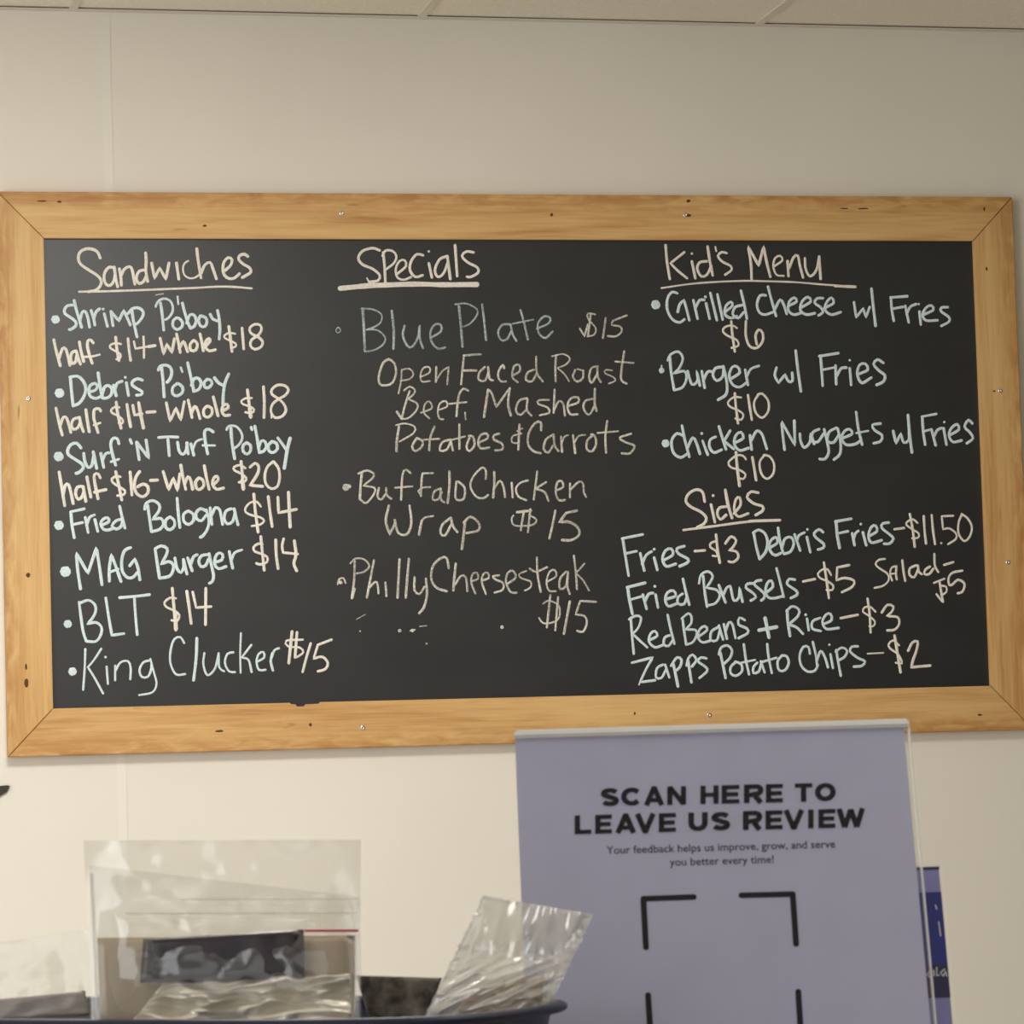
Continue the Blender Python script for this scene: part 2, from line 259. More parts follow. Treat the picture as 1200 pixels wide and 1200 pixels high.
 ('item_lettering', 'm', 'mint chalk line reading Fried Bologna', 'o-4030,-444,40;25 -3928,-334 -3921,-441 -3904,-551;22 -3932,-332 -3874,-321 -3814,-308;22 -3912,-440 -3831,-423;25 -3808,-380 -3787,-508;25 -3796,-439 -3772,-381 -3748,-367;25 -3728,-399 -3706,-500;o-3732,-361,11;25 -3671,-449 -3612,-419 -3620,-387 -3656,-396 -3681,-436 -3658,-483 -3614,-489 -3569,-473;25 -3509,-402 -3549,-411 -3586,-455 -3551,-484 -3510,-461 -3497,-420;25 -3518,-290 -3499,-384 -3477,-476;25 -3282,-284 -3270,-387 -3255,-505;25 -3307,-319 -3295,-270 -3240,-246 -3185,-280 -3188,-334 -3244,-406c -3172,-398 -3152,-443 -3183,-489 -3255,-509;25 -3095,-385 -3134,-416 -3133,-475 -3097,-495 -3059,-462 -3062,-413 -3097,-385;25 -3032,-228 -3025,-354 -3014,-478;25 -2940,-338 -2979,-364 -2978,-427 -2938,-452 -2897,-419 -2898,-365 -2940,-338;25 -2791,-339 -2836,-319 -2875,-356 -2869,-406 -2829,-422 -2790,-376;26 -2786,-330 -2766,-421 -2781,-493 -2818,-547 -2843,-562;25 -2754,-313 -2742,-455;25 -2742,-376 -2709,-313 -2673,-332 -2661,-395 -2651,-456;25 -2573,-324 -2619,-342 -2636,-405 -2612,-452 -2566,-433 -2545,-370;25 -2550,-324 -2520,-461'),
 ('price_lettering', 'c', 'cream chalk price $14 beside Fried Bologna', '25 -2379,-200 -2369,-354 -2350,-526;19 -2322,-309 -2353,-268 -2408,-272 -2452,-317 -2451,-355 -2401,-381 -2329,-400 -2296,-429 -2330,-461 -2404,-473;25 -2256,-224 -2244,-356 -2229,-480;25 -2174,-229 -2171,-363c -2017,-336;27 -2082,-190 -2079,-340 -2075,-487'),
 ('item_lettering', 'm', 'mint chalk line naming the sandwich above BLT', 'o-3984,-833,45;26 -3861,-981 -3880,-827 -3890,-679c -3796,-851c -3720,-637c -3700,-785 -3680,-949;26 -3618,-921 -3616,-814 -3596,-697c -3558,-806 -3520,-925;22 -3603,-841 -3540,-819;26 -3433,-641 -3483,-663 -3510,-744 -3505,-842 -3461,-894 -3416,-889 -3384,-853;26 -3445,-794 -3399,-736c -3374,-818 -3361,-914;26 -3227,-658 -3212,-775 -3196,-899;26 -3227,-654 -3177,-630 -3126,-652 -3133,-704 -3180,-785c -3117,-763 -3079,-786 -3078,-831 -3110,-885 -3195,-903;26 -3062,-733 -3046,-823 -3015,-858 -2990,-815 -2990,-752;26 -2990,-747 -2963,-871;26 -2954,-734 -2918,-845;26 -2932,-793 -2904,-726 -2872,-709;26 -2786,-710 -2836,-718 -2861,-763 -2843,-810 -2802,-800 -2778,-746;26 -2772,-701 -2752,-810 -2738,-891 -2751,-938 -2776,-952;26 -2720,-774 -2665,-757 -2657,-710 -2691,-698 -2718,-729 -2726,-792 -2694,-830 -2630,-813;26 -2600,-686 -2574,-828;22 -2581,-754 -2554,-697 -2492,-674'),
 ('price_lettering', 'c', 'cream chalk price $14 above the BLT price', '25 -2328,-563 -2318,-699 -2306,-850;22 -2316,-628 -2353,-624 -2392,-653 -2382,-689 -2327,-710 -2278,-738 -2282,-781 -2339,-800 -2372,-789;25 -2201,-592 -2200,-719 -2187,-839;22 -2133,-584 -2148,-647 -2140,-702c -2015,-717;27 -2042,-603 -2031,-722 -2051,-794 -2028,-859'),
 ('item_lettering', 'm', 'mint chalk line reading BLT', 'o-3973,-1272,34;23 -3875,-1091 -3861,-1221 -3846,-1337 -3821,-1420;23 -3875,-1102 -3796,-1077 -3743,-1116 -3738,-1170 -3763,-1223 -3809,-1276c -3737,-1264 -3692,-1305 -3699,-1367 -3741,-1422 -3821,-1420;23 -3651,-1059 -3629,-1225 -3606,-1374c -3505,-1362;25 -3536,-1060 -3411,-1052 -3283,-1039;23 -3411,-1059 -3405,-1203 -3394,-1375'),
 ('price_lettering', 'c', 'cream chalk price $14 beside BLT', '25 -3090,-988 -3081,-1126 -3067,-1343;19 -3061,-1074 -3111,-1069 -3158,-1106 -3144,-1144 -3076,-1179 -3036,-1215 -3052,-1265 -3103,-1258;34 -3070,-1189 -3067,-1334;25 -2968,-1015 -2951,-1154 -2937,-1289;22 -2918,-1022 -2892,-1155c -2765,-1149;25 -2806,-993 -2816,-1301'),
 ('item_lettering', 'm', 'mint chalk line reading King Clucker', 'o-3942,-1670,35;19 -3831,-1485 -3839,-1641 -3856,-1825;19 -3697,-1485 -3762,-1580 -3812,-1637c -3756,-1732 -3690,-1860;19 -3656,-1636 -3648,-1781;o-3663,-1556,11;19 -3584,-1629 -3587,-1752;19 -3581,-1669 -3539,-1603 -3476,-1594 -3455,-1650 -3460,-1746;19 -3288,-1591 -3347,-1607 -3381,-1669 -3363,-1728 -3313,-1729 -3284,-1671 -3279,-1609;16 -3288,-1577 -3259,-1699 -3241,-1788 -3276,-1859 -3391,-1881;19 -3000,-1452 -3030,-1402 -3081,-1416 -3114,-1503 -3120,-1616 -3075,-1713 -2997,-1713;25 -2892,-1413 -2902,-1583 -2928,-1767;19 -2831,-1540 -2842,-1634 -2810,-1726 -2746,-1674 -2711,-1549;19 -2711,-1543 -2708,-1662 -2668,-1697;19 -2585,-1539 -2636,-1551 -2659,-1626 -2626,-1698 -2576,-1706;16 -2517,-1377 -2527,-1540 -2528,-1713;19 -2431,-1479 -2516,-1585c -2459,-1605 -2434,-1709;19 -2390,-1625 -2325,-1589 -2330,-1542 -2369,-1556 -2390,-1619 -2372,-1691 -2315,-1692;22 -2254,-1552 -2269,-1622 -2252,-1700;19 -2262,-1596 -2235,-1528 -2196,-1513'),
 ('price_lettering', 'c', 'cream chalk price $15 beside King Clucker', '26 -2081,-1373 -2116,-1640;23 -2039,-1380 -2061,-1594;18 -1990,-1444 -2131,-1450 -2119,-1498 -2017,-1511 -1990,-1552 -2045,-1591;22 -1924,-1477 -1962,-1590 -1999,-1718;22 -1744,-1449 -1863,-1491c -1902,-1607c -1827,-1593 -1781,-1645 -1804,-1697 -1869,-1715'),
 ('heading_lettering', 'c', 'cream chalk heading reading Specials, thickly underlined', '23 -1239,1884 -1300,1903 -1388,1878 -1427,1816 -1391,1761 -1305,1724 -1245,1669 -1262,1622 -1339,1610;14 -1357,1645 -1339,1608;23 -1209,1866 -1200,1737 -1197,1599;20 -1216,1835 -1189,1882 -1128,1879 -1095,1836 -1118,1774 -1194,1716;20 -1089,1682 -1013,1749 -1024,1799 -1068,1792 -1103,1725 -1090,1648 -1035,1630 -972,1653;23 -861,1842 -917,1851 -969,1786 -979,1712 -935,1655 -870,1669;23 -813,1774 -789,1649;o-810,1876,11;23 -656,1834 -719,1805 -761,1713 -736,1655 -685,1688 -644,1787;25 -649,1836 -628,1636;23 -578,1932 -567,1661;23 -417,1868 -479,1876 -520,1837 -470,1781 -389,1738 -382,1692 -448,1655 -483,1657;43 -1594,1555 -1470,1567 -1322,1579 -949,1592 -700,1587 -394,1589'),
 ('item_lettering', 'e', 'faint mint chalk line reading Blue Plate', '11 -1618,1219 -1598,1204 -1604,1180 -1626,1173 -1638,1191 -1627,1214 -1613,1219;22 -1401,1381 -1394,1197 -1392,1013;15 -1413,1381 -1315,1374 -1239,1331 -1250,1258 -1331,1211 -1381,1199c -1282,1196 -1214,1135 -1230,1073 -1312,1022 -1392,1010;22 -1148,1362 -1136,1196 -1142,1034;19 -1040,1233 -1057,1147 -1020,1058 -977,1052 -925,1134 -909,1238c -910,1122 -884,1038;19 -813,1127 -724,1183 -723,1238 -772,1244 -814,1183 -808,1094 -753,1033 -688,1045;22 -561,1417 -548,1244 -538,1050;15 -593,1417 -492,1423 -406,1379 -399,1330 -460,1254 -523,1223;19 -355,1416 -341,1268 -329,1105;19 -122,1243 -185,1237 -221,1169 -195,1105 -144,1113 -105,1181;19 -109,1243 -93,1156 -61,1098;19 -17,1366 11,1255 40,1110;15 -90,1247 93,1283;19 123,1203 231,1252 242,1298 195,1313 137,1255 138,1168 196,1122 261,1180'),
 ('price_lettering', 'd', 'faint cream chalk price $15 beside Blue Plate', '18 505,1204 544,1136c 579,1241;15 645,1328 582,1335 581,1291 648,1204 627,1148 569,1136;19 607,1335 576,1142;18 739,1297 708,1121;18 927,1318 802,1272c 792,1235 864,1222 878,1179 823,1135 750,1139'),
 ('item_lettering', 'd', 'faint cream chalk line reading Open Faced Roast', '20 -1184,945 -1234,914 -1275,804 -1270,731 -1221,718 -1159,742 -1125,828 -1142,914 -1188,945;15 -1075,852 -1084,754 -1109,648;15 -1075,852 -1007,860 -974,815 -1009,772 -1090,758;15 -916,788 -834,826 -833,872 -882,870 -911,814 -904,751 -833,753;19 -773,875 -780,744;16 -776,759 -721,838 -664,875c -681,725;19 -528,966 -544,850 -559,724;19 -531,973 -380,984;19 -547,843 -422,843;19 -346,873 -397,824 -402,763 -349,754 -313,836;19 -318,873 -309,774 -278,756;19 -177,860 -185,891 -221,848 -232,786 -206,747 -165,747;19 -104,796 -40,835 -44,890 -89,878 -107,786 -61,740;19 86,847 29,822 12,760 64,745 107,809;19 109,960 111,822 161,745;19 286,972 276,858 276,744;15 248,963 349,982 407,944 372,892 295,862c 356,806 395,744;19 452,845 429,783 468,741 516,770 524,838;14 522,838 472,851;19 656,875 598,859 574,782 594,730 650,813;19 649,869 653,782 677,736;15 782,837 725,844 717,813 786,781 807,748 746,723;19 895,1004 865,843 862,750 908,722;16 810,915 975,902'),
 ('item_lettering', 'd', 'faint cream chalk line reading Beef, Mashed', '16 -1059,674 -1011,707 -966,680 -976,643 -1026,601c -947,557 -961,496 -1031,435 -1093,430;19 -1012,668 -1059,533 -1087,429;21 -1128,491 -1087,429;15 -918,481 -821,519 -841,577 -879,557 -893,483 -845,431;16 -768,501 -687,534 -698,580 -748,562 -771,495 -758,431 -723,423;19 -499,668 -539,686 -578,641 -597,542 -608,448;16 -667,555 -517,570;14 -532,481 -528,419;22 -367,440 -342,578 -324,676;19 -327,676 -296,651 -256,525c -132,690;21 -132,687 -152,552 -130,451;19 16,600 -54,578 -84,490 -45,456 9,501;19 22,594 13,501 52,449;18 211,584 122,581 115,550 196,518 210,473 125,451;19 264,673 249,472;19 252,493 299,573 336,548 348,447;19 379,530 469,560 470,603 407,597 373,530 396,459 462,458;19 596,590 532,572 515,510 548,458 576,463 616,534;22 622,677 616,547 631,487'),
 ('item_lettering', 'd', 'faint cream chalk line reading Potatoes & Carrots', '22 -1113,362 -1135,240 -1140,152;15 -1140,375 -1057,389 -977,361 -987,306 -1111,234;20 -968,253 -1003,190 -977,151 -918,189 -912,238 -961,263;20 -803,360 -844,262 -855,158;16 -900,248 -763,255;20 -664,248 -739,225 -762,155 -703,160 -668,224;20 -664,236 -648,154;20 -585,377 -591,166;16 -664,242 -538,274;20 -501,259 -528,186 -505,146 -457,197 -470,271 -507,278;20 -421,216 -339,258 -350,297 -401,283 -424,222 -404,170 -329,175;20 -238,294 -282,282 -286,245 -215,208 -214,158 -277,150;21 -57,372 -73,155;15 -30,339 -80,317 -37,292 -119,274 -127,219 -77,212;20 133,321 132,389 85,386 26,304 14,205 59,141 123,122;20 239,284 175,241 151,161 190,127 236,189;20 242,284 249,191 281,139;20 308,264 313,132;15 310,203 339,264 371,276;20 415,276 429,119;15 426,214 466,269 523,277;20 592,274 538,225 535,151 582,136 618,200 605,272 574,281;20 723,397 702,261 704,122;16 631,293 818,307;19 932,284 830,250 882,210 960,178 917,114 843,115'),
 ('item_lettering', 'd', 'faint cream chalk line reading Buffalo Chicken', 'o-1587,-153,30;o-1559,-146,18;21 -1445,-25 -1460,-147 -1469,-256;18 -1476,-37 -1401,-11 -1344,-38 -1354,-77 -1436,-141c -1341,-160 -1343,-209 -1415,-290 -1469,-254;19 -1301,-161 -1315,-234 -1285,-261 -1244,-216;19 -1239,-162 -1235,-223 -1196,-256;19 -1023,-38 -1062,-8 -1094,-53 -1112,-267;16 -1161,-162 -1010,-152;16 -827,-40 -914,-41;19 -918,-43 -928,-92 -938,-235;16 -962,-195 -924,-165 -855,-160;15 -938,-235 -959,-195;19 -763,-173 -819,-197 -836,-264 -790,-267 -755,-204;19 -763,-173 -765,-265 -735,-292;22 -684,-27 -687,-143 -707,-299;19 -624,-114 -636,-205 -629,-269 -566,-264 -555,-169 -609,-114;19 -368,-96 -364,-24 -397,3 -474,-72 -504,-158 -454,-247 -392,-260 -351,-233;21 -291,-35 -294,-136 -307,-256;19 -296,-179 -244,-112 -214,-161 -202,-256;19 -140,-131 -135,-257;18 3,-112 -63,-132 -104,-181 -85,-249 -15,-283;19 88,-35 68,-164 50,-277;19 163,-129 67,-185c 148,-215 180,-291;19 243,-206 313,-173 302,-122 264,-130 246,-216 272,-286 325,-284;19 375,-143 371,-263;18 375,-199 453,-129 491,-145 495,-219 515,-262'),
 ('item_lettering', 'd', 'faint cream chalk line reading Wrap', '21 -1219,-314 -1249,-442 -1219,-560c -1171,-467 -1172,-430c -1145,-547 -1071,-562 -1029,-469 -1039,-316;21 -938,-446 -964,-567;16 -958,-509 -919,-428 -835,-408;21 -683,-425 -759,-485 -776,-558 -737,-576 -682,-486;21 -681,-431 -666,-498 -628,-550;23 -560,-463 -575,-573 -594,-697;21 -572,-469 -509,-419 -439,-477 -447,-538 -550,-559'),
 ('price_lettering', 'd', 'faint cream chalk price $15 beside Wrap', '18 -39,-372 -73,-541;18 18,-360 -10,-559;21 -102,-386 24,-373;16 -134,-414 -150,-444 -124,-500 26,-498 68,-453 4,-409;21 238,-376 209,-498 177,-617;23 429,-378 331,-398c 270,-477c 354,-476 431,-523 441,-588 374,-632 289,-631'),
 ('item_lettering', 'd', 'faint cream chalk line reading Philly Cheesesteak', '16 -1679,-979 -1665,-936 -1628,-928 -1611,-970;o-1654,-964,16;19 -1527,-784 -1537,-947 -1562,-1101;16 -1566,-804 -1520,-763 -1446,-771 -1402,-828 -1449,-876 -1517,-890;23 -1536,-1020 -1559,-1099;19 -1361,-780 -1396,-938 -1431,-1097;19 -1410,-1013 -1353,-963 -1335,-987 -1329,-1063;19 -1267,-970 -1261,-1088;22 -1139,-775 -1166,-1102;22 -1058,-771 -1095,-1103;19 -1013,-930 -1016,-1041 -974,-1075 -929,-1013;21 -915,-943 -910,-1080 -940,-1189 -982,-1239;21 -714,-858 -730,-770 -780,-771 -850,-837 -868,-947 -824,-1023 -736,-1056;22 -651,-820 -667,-938 -679,-1050;19 -662,-999 -610,-927 -567,-940 -556,-1058;18 -515,-971 -460,-954 -467,-902 -504,-910 -521,-977 -488,-1078;18 -421,-966 -366,-949 -373,-904 -411,-912 -428,-979 -395,-1085;18 -274,-926 -331,-935 -306,-962 -241,-994 -247,-1051 -319,-1074;19 -208,-1003 -129,-947 -154,-889 -199,-909 -216,-982 -179,-1071 -126,-1078;15 -33,-893 -99,-920 -81,-954 2,-986 -3,-1037 -53,-1061;19 62,-778 64,-926 87,-1075;18 -4,-873 52,-901 150,-863;16 143,-991 229,-941 215,-889 171,-903 141,-988 160,-1065 220,-1072;19 315,-905 261,-966 258,-1052 311,-1030 330,-930;19 334,-906 324,-1028 343,-1098;19 389,-768 401,-894 408,-1057;16 481,-838 403,-921c 464,-981 514,-1071'),
 ('price_lettering', 'd', 'faint cream chalk price $15 below Philly Cheesesteak', '19 171,-1103 131,-1382;19 239,-1122 205,-1408;15 106,-1177 157,-1151 243,-1198 243,-1296 189,-1338 101,-1345 65,-1299;22 341,-1163 280,-1440;19 574,-1170 433,-1159c 389,-1275c 467,-1291 486,-1350 450,-1425 397,-1416'),
 ('chalk_smudge', 'd', 'small faint chalk specks below Philly Cheesesteak', 'o-1155,-1385,16;o-1044,-1385,15;14 -1063,-1387 -1022,-1379;o-924,-1499,9;o-1497,-1382,8;o-263,-1372,16;11 -3174,1499 -3111,1509;8 -982,-1352 -920,-1347;8 -1527,-1281 -1447,-1240'),
 ('heading_lettering', 'c', "cream chalk heading reading Kid's Menu, underlined", '24 1297,1936 1305,1790 1325,1637;22 1464,1874 1336,1777c 1398,1712 1482,1644;24 1529,1794 1556,1644;o1532,1862,11;24 1665,1794 1600,1784 1576,1728 1609,1662 1661,1675 1704,1753;24 1676,1925 1691,1803 1714,1669;16 1746,1922 1754,1882;22 1848,1866 1803,1875 1767,1841 1806,1791 1879,1753 1884,1715 1826,1675;25 2066,1638 2064,1778 2044,1926c 2135,1757c 2186,1926c 2208,1791 2238,1657;19 2277,1751 2353,1804 2333,1844 2287,1823 2268,1754 2294,1676 2361,1666;24 2400,1798 2404,1663;24 2413,1735 2456,1830 2495,1845 2512,1754 2537,1651;16 1246,1558 1568,1600 1955,1621 2214,1618 2461,1610 2708,1590 2864,1580;25 2825,1577 3014,1569;23 2560,1823 2563,1729 2600,1663 2660,1716 2691,1839;24 2691,1839 2697,1638'),
 ('item_lettering', 'm', 'mint chalk line reading Grilled Cheese w/ Fries', 'o1190,1412,41;24 1388,1512 1341,1523 1298,1465 1294,1365 1339,1281 1402,1256 1444,1283;24 1386,1346 1407,1415 1447,1452c 1466,1377 1489,1274;24 1531,1452 1564,1287;24 1548,1383 1588,1452 1630,1452;24 1645,1424 1673,1287;o1641,1480,13;24 1687,1515 1739,1274;24 1751,1502 1791,1280;24 1817,1349 1883,1402 1871,1436 1825,1402 1813,1327 1866,1293 1919,1311;24 1974,1408 1908,1389 1884,1326 1931,1292 1984,1345;24 1965,1536 1993,1402 2011,1286;24 2190,1493 2138,1492 2107,1414 2127,1342 2178,1323 2250,1345;24 2213,1571 2241,1452 2277,1311;24 2268,1370 2319,1454 2350,1414 2375,1329;24 2392,1399 2470,1439 2449,1473 2403,1439 2391,1363 2437,1323 2505,1336;24 2511,1386 2600,1439 2573,1479 2520,1439 2501,1363 2554,1323 2633,1335;24 2712,1468 2658,1466 2634,1426 2687,1388 2708,1344 2665,1315;24 2720,1379 2809,1426 2788,1473 2741,1426 2729,1363 2783,1322 2871,1344;24 2996,1432 3011,1297c 3079,1378c 3102,1297c 3139,1390;26 3162,1552 3172,1400 3187,1221;24 3339,1463 3342,1375 3357,1265;24 3333,1474 3491,1485;24 3355,1375 3448,1390;24 3468,1400 3495,1252;24 3478,1324 3514,1390 3570,1415;24 3598,1349 3606,1232;o3594,1415,11;24 3636,1321 3727,1362 3712,1402 3665,1387 3627,1324 3654,1270 3763,1270;24 3864,1387 3804,1383 3800,1349 3870,1298 3868,1257 3795,1219'),
 ('price_lettering', 'c', 'cream chalk price $6 below Grilled Cheese', '23 1868,1264 1874,1151 1891,998;19 1917,1205 1877,1229 1809,1214 1789,1176 1835,1136 1914,1098 1925,1051 1861,1030;23 2001,1266 1996,1138 2026,1048 2090,1029 2146,1087 2149,1163 2115,1190 2084,1138 2093,1060'),
 ('item_lettering', 'm', 'mint chalk line reading Burger w/ Fries', 'o1224,835,25;16 1225,878 1224,829;25 1302,953 1310,816 1331,664;22 1282,922 1309,974 1380,999 1419,940 1382,853 1329,807c 1428,828 1446,765 1408,688 1331,661;25 1458,828 1493,713 1545,744 1541,830c 1565,700;25 1586,827 1607,681;25 1600,749 1637,820 1672,824;25 1774,864 1709,851 1685,789 1718,743 1771,776 1786,851;25 1781,870 1808,738 1800,626 1723,574;25 1845,757 1929,813 1909,865 1864,863 1833,788 1859,711 1922,685 1988,725;25 1979,838 2000,704;22 1990,772 2031,844 2106,871;25 2265,855 2247,786 2279,721c 2340,794c 2370,733 2406,739 2406,810;26 2445,1005 2459,835 2480,644;25 2671,960 2676,834 2681,693;25 2658,954 2835,981;21 2686,834 2791,853;25 2805,871 2805,705;25 2812,777 2856,846 2905,852;25 2935,846 2942,698;o2937,917,11;25 3008,792 3100,832 3080,885 3027,877 3002,795 3041,717 3130,763;25 3247,892 3193,923 3156,882 3202,825 3256,781 3241,728 3175,697'),
 ('price_lettering', 'c', 'cream chalk price $10 below Burger', '23 1878,632 1884,513 1898,367;18 1935,594 1868,597 1812,551 1833,513 1902,482 1949,444 1928,398 1874,411;23 1997,615 2009,512 2024,397;21 2094,622 2050,549 2063,459 2119,415 2176,473 2179,561 2127,626 2085,618'),
 ('item_lettering', 'm', 'mint chalk line reading Chicken Nuggets w/ Fries', 'o1238,197,35;25 1394,265 1343,283 1294,219 1306,117 1368,73 1433,106;25 1391,351 1412,230 1448,78;25 1431,149 1483,244 1514,204 1545,102;25 1572,216 1615,95;o1567,281,13;25 1691,250 1643,228 1632,166 1671,113 1742,137;25 1724,342 1752,240 1781,140;25 1825,304 1767,214c 1802,183 1852,143;25 1860,195 1941,238 1921,290 1875,263 1857,189 1903,130 1987,150;25 2002,262 2013,135;25 2009,210 2064,299 2108,276 2131,211 2151,140;25 2312,132 2301,260 2293,381c 2408,169c 2410,387;25 2457,271 2461,208 2492,149 2545,195 2555,273c 2584,180;25 2634,310 2575,282 2563,207 2617,198 2674,269;25 2680,309 2702,206 2714,106 2676,47 2628,48;25 2793,321 2724,284 2706,206 2760,191 2811,255;25 2804,314 2826,205 2817,92 2758,40;25 2842,227 2935,267 2914,307 2868,293 2837,230 2876,171 2962,176 3002,201;25 2979,458 2993,317 3023,169;19 2972,273 3084,291;25 3200,355 3125,343 3143,297 3209,252 3194,199 3129,181;25 3313,289 3335,179c 3384,266c 3407,185 3454,206 3459,275;26 3456,429 3463,275 3479,96;25 3587,413 3591,287 3604,164;21 3581,413 3720,437;21 3602,284 3668,301;25 3668,299 3702,157;25 3685,229 3721,292 3761,310;25 3781,310 3802,162;o3790,363,11;25 3829,244 3922,296 3908,343 3854,310 3829,247 3862,187 3944,199;25 4050,349 4015,380 3977,321 4024,270 4051,217 3991,173'),
 ('price_lettering', 'c', 'cream chalk price $10 below Chicken Nuggets', '27 1870,114 1878,-36 1892,-182;19 1958,51 1933,82 1876,86 1800,27 1820,-17 1897,-42 1949,-80 1929,-120 1879,-111;24 2017,69 2032,-37 2044,-134;21 2131,89 2082,24 2095,-78 2145,-122 2201,-77 2211,11 2172,76 2120,86'),
 ('heading_lettering', 'c', 'cream chalk heading reading Sides, underlined', '25 1573,-315 1556,-231 1499,-209 1428,-248 1404,-310 1449,-360 1537,-405 1583,-458 1560,-507 1498,-537;25 1629,-341 1659,-496;o1651,-263,13;25 1770,-361 1705,-370 1682,-419 1708,-472 1763,-433;27 1762,-215 1783,-346 1814,-461;23 1832,-424 1895,-347 1888,-282 1856,-297 1837,-384 1870,-449 1963,-423;25 2060,-243 1993,-234 1957,-280 2015,-336 2094,-362 2093,-402 2028,-439;21 1372,-560 1648,-530 1971,-494 2248,-484;25 1971,-490 2248,-486'),
 ('item_lettering', 'm', 'mint chalk words reading Fries', '25 829,-630 844,-754 870,-948;23 821,-626 1008,-593;21 851,-756 949,-737;25 980,-756 1011,-907;25 993,-849 1034,-771 1082,-743;25 1103,-795 1128,-903;o1106,-723,13;25 1182,-823 1272,-773 1258,-721 1207,-735 1177,-808 1209,-873 1295,-853;25 1377,-700 1309,-721 1321,-764 1405,-812 1397,-845 1327,-875'),
 ('price_lettering', 'c', 'cream chalk price - $3 beside Fries', '23 1468,-745 1560,-740;23 1665,-603 1674,-729 1691,-850;19 1657,-663 1618,-676 1608,-710 1660,-748 1668,-791 1627,-787;23 1746,-683 1799,-623 1845,-657 1809,-721 1776,-740c 1846,-757 1859,-807 1811,-846 1770,-839'),
 ('item_lettering', 'm', 'mint chalk words reading Debris Fries', '25 2005,-588 2024,-710 2051,-824;25 2000,-593 2049,-568 2106,-599 2129,-674 2109,-759 2054,-822;25 2151,-723 2216,-685 2215,-641 2181,-642 2144,-693 2153,-760 2195,-793 2246,-774;25 2228,-552 2239,-657 2266,-771;25 2254,-736 2288,-648 2346,-638 2366,-696 2332,-763 2273,-781;25 2376,-612 2422,-755;25 2394,-673 2415,-622 2466,-598;25 2487,-637 2513,-770;o2494,-570,12;25 2636,-597 2601,-571 2554,-605 2570,-643 2638,-700 2631,-735 2583,-748;29 2759,-515 2765,-627 2782,-737;25 2750,-505 2899,-482;21 2766,-610 2866,-591;25 2902,-610 2920,-716;25 2912,-662 2932,-611 2959,-590;25 3000,-602 3027,-717;o2984,-530,12;25 3065,-633 3130,-595 3120,-546 3080,-556 3051,-631 3075,-694 3171,-675;25 3241,-521 3185,-528 3176,-567 3245,-625 3279,-663 3241,-706 3190,-706'),
 ('price_lettering', 'c', 'cream chalk price - $11.50 beside Debris Fries', '22 3290,-580 3381,-570;23 3438,-447 3458,-571 3473,-738;18 3506,-527 3466,-494 3414,-514 3403,-542 3453,-580 3512,-619 3506,-658 3450,-662;22 3566,-467 3569,-592 3578,-711;22 3640,-459 3647,-593 3661,-717;o3719,-709,10;19 3839,-468 3733,-471c 3740,-586c 3798,-579 3858,-624 3856,-673 3781,-719;20 3922,-453 3887,-530 3883,-626 3932,-693 3985,-654 4008,-569 3972,-493 3917,-453'),
 ('item_lettering', 'm', 'mint chalk words reading Fried Brussels', '26 860,-1062 869,-1148 893,-1281;26 851,-1050 1016,-1013;21 875,-1157 974,-1132;24 991,-1114 1021,-1240;24 1005,-1182 1042,-1112 1083,-1103;24 1105,-1116 1123,-1229;o1101,-1045,13;24 1193,-1160 1285,-1131 1265,-1085 1214,-1099 1190,-1160 1216,-1219 1289,-1199;24 1347,-1114 1305,-1144 1303,-1199 1357,-1203 1387,-1133;24 1354,-984 1379,-1108 1404,-1210;24 1537,-962 1546,-1099 1563,-1231;22 1497,-1026 1519,-950 1584,-924 1623,-964 1593,-1025 1560,-1064c 1657,-1088 1681,-1138 1638,-1202 1558,-1220;24 1675,-1043 1730,-1197;24 1711,-1133 1745,-1068 1778,-1056;24 1781,-1066 1805,-1180 1851,-1156 1861,-1067c 1884,-1194;24 1981,-1035 1935,-1037 1918,-1071 1981,-1119 2005,-1156 1957,-1185;24 2059,-1008 2013,-1015 1996,-1045 2049,-1092 2084,-1130 2077,-1167 2051,-1185;24 2104,-1114 2163,-1066 2149,-1013 2114,-1033 2095,-1102 2119,-1160 2182,-1166 2245,-1151;24 2201,-906 2230,-1030 2257,-1158;24 2364,-1009 2314,-1002 2291,-1040 2321,-1069 2375,-1107 2378,-1142 2320,-1169'),
 ('price_lettering', 'c', 'cream chalk price - $5 beside Fried Brussels', '22 2437,-1026 2548,-1006;23 2634,-862 2653,-1019 2668,-1175;19 2695,-974 2666,-923 2617,-924 2575,-961 2595,-999 2662,-1028 2711,-1066 2700,-1105 2648,-1103;23 2864,-889 2754,-908c 2743,-1020c 2819,-1001 2903,-1027 2884,-1080 2788,-1126'),
 ('item_lettering', 'c', 'cream chalk words reading Salad - $5 squeezed in beside Fried Brussels', '18 3194,-840 3138,-847 3105,-885 3145,-924 3213,-972 3221,-1028 3168,-1076 3087,-1093;18 3297,-907 3253,-916 3236,-972 3253,-1031;21 3297,-907 3290,-973 3296,-1022;16 3251,-972 3290,-968;22 3353,-855 3360,-946 3373,-1037;22 3479,-901 3419,-928 3415,-984 3456,-1006 3495,-939;22 3494,-901 3502,-958 3528,-979;22 3607,-914 3562,-940 3553,-979 3595,-980 3638,-932;22 3651,-803 3652,-904 3681,-963;22 3736,-902 3823,-878;19 3636,-1059 3736,-1023;22 3690,-1055 3705,-1168 3715,-1227;19 3694,-1083 3748,-1094 3748,-1141 3700,-1170;19 3656,-1158 3708,-1225;22 3904,-955 3812,-972 3774,-1019 3780,-1080 3813,-1071 3859,-1034 3912,-1059 3918,-1097 3894,-1143 3852,-1154'),
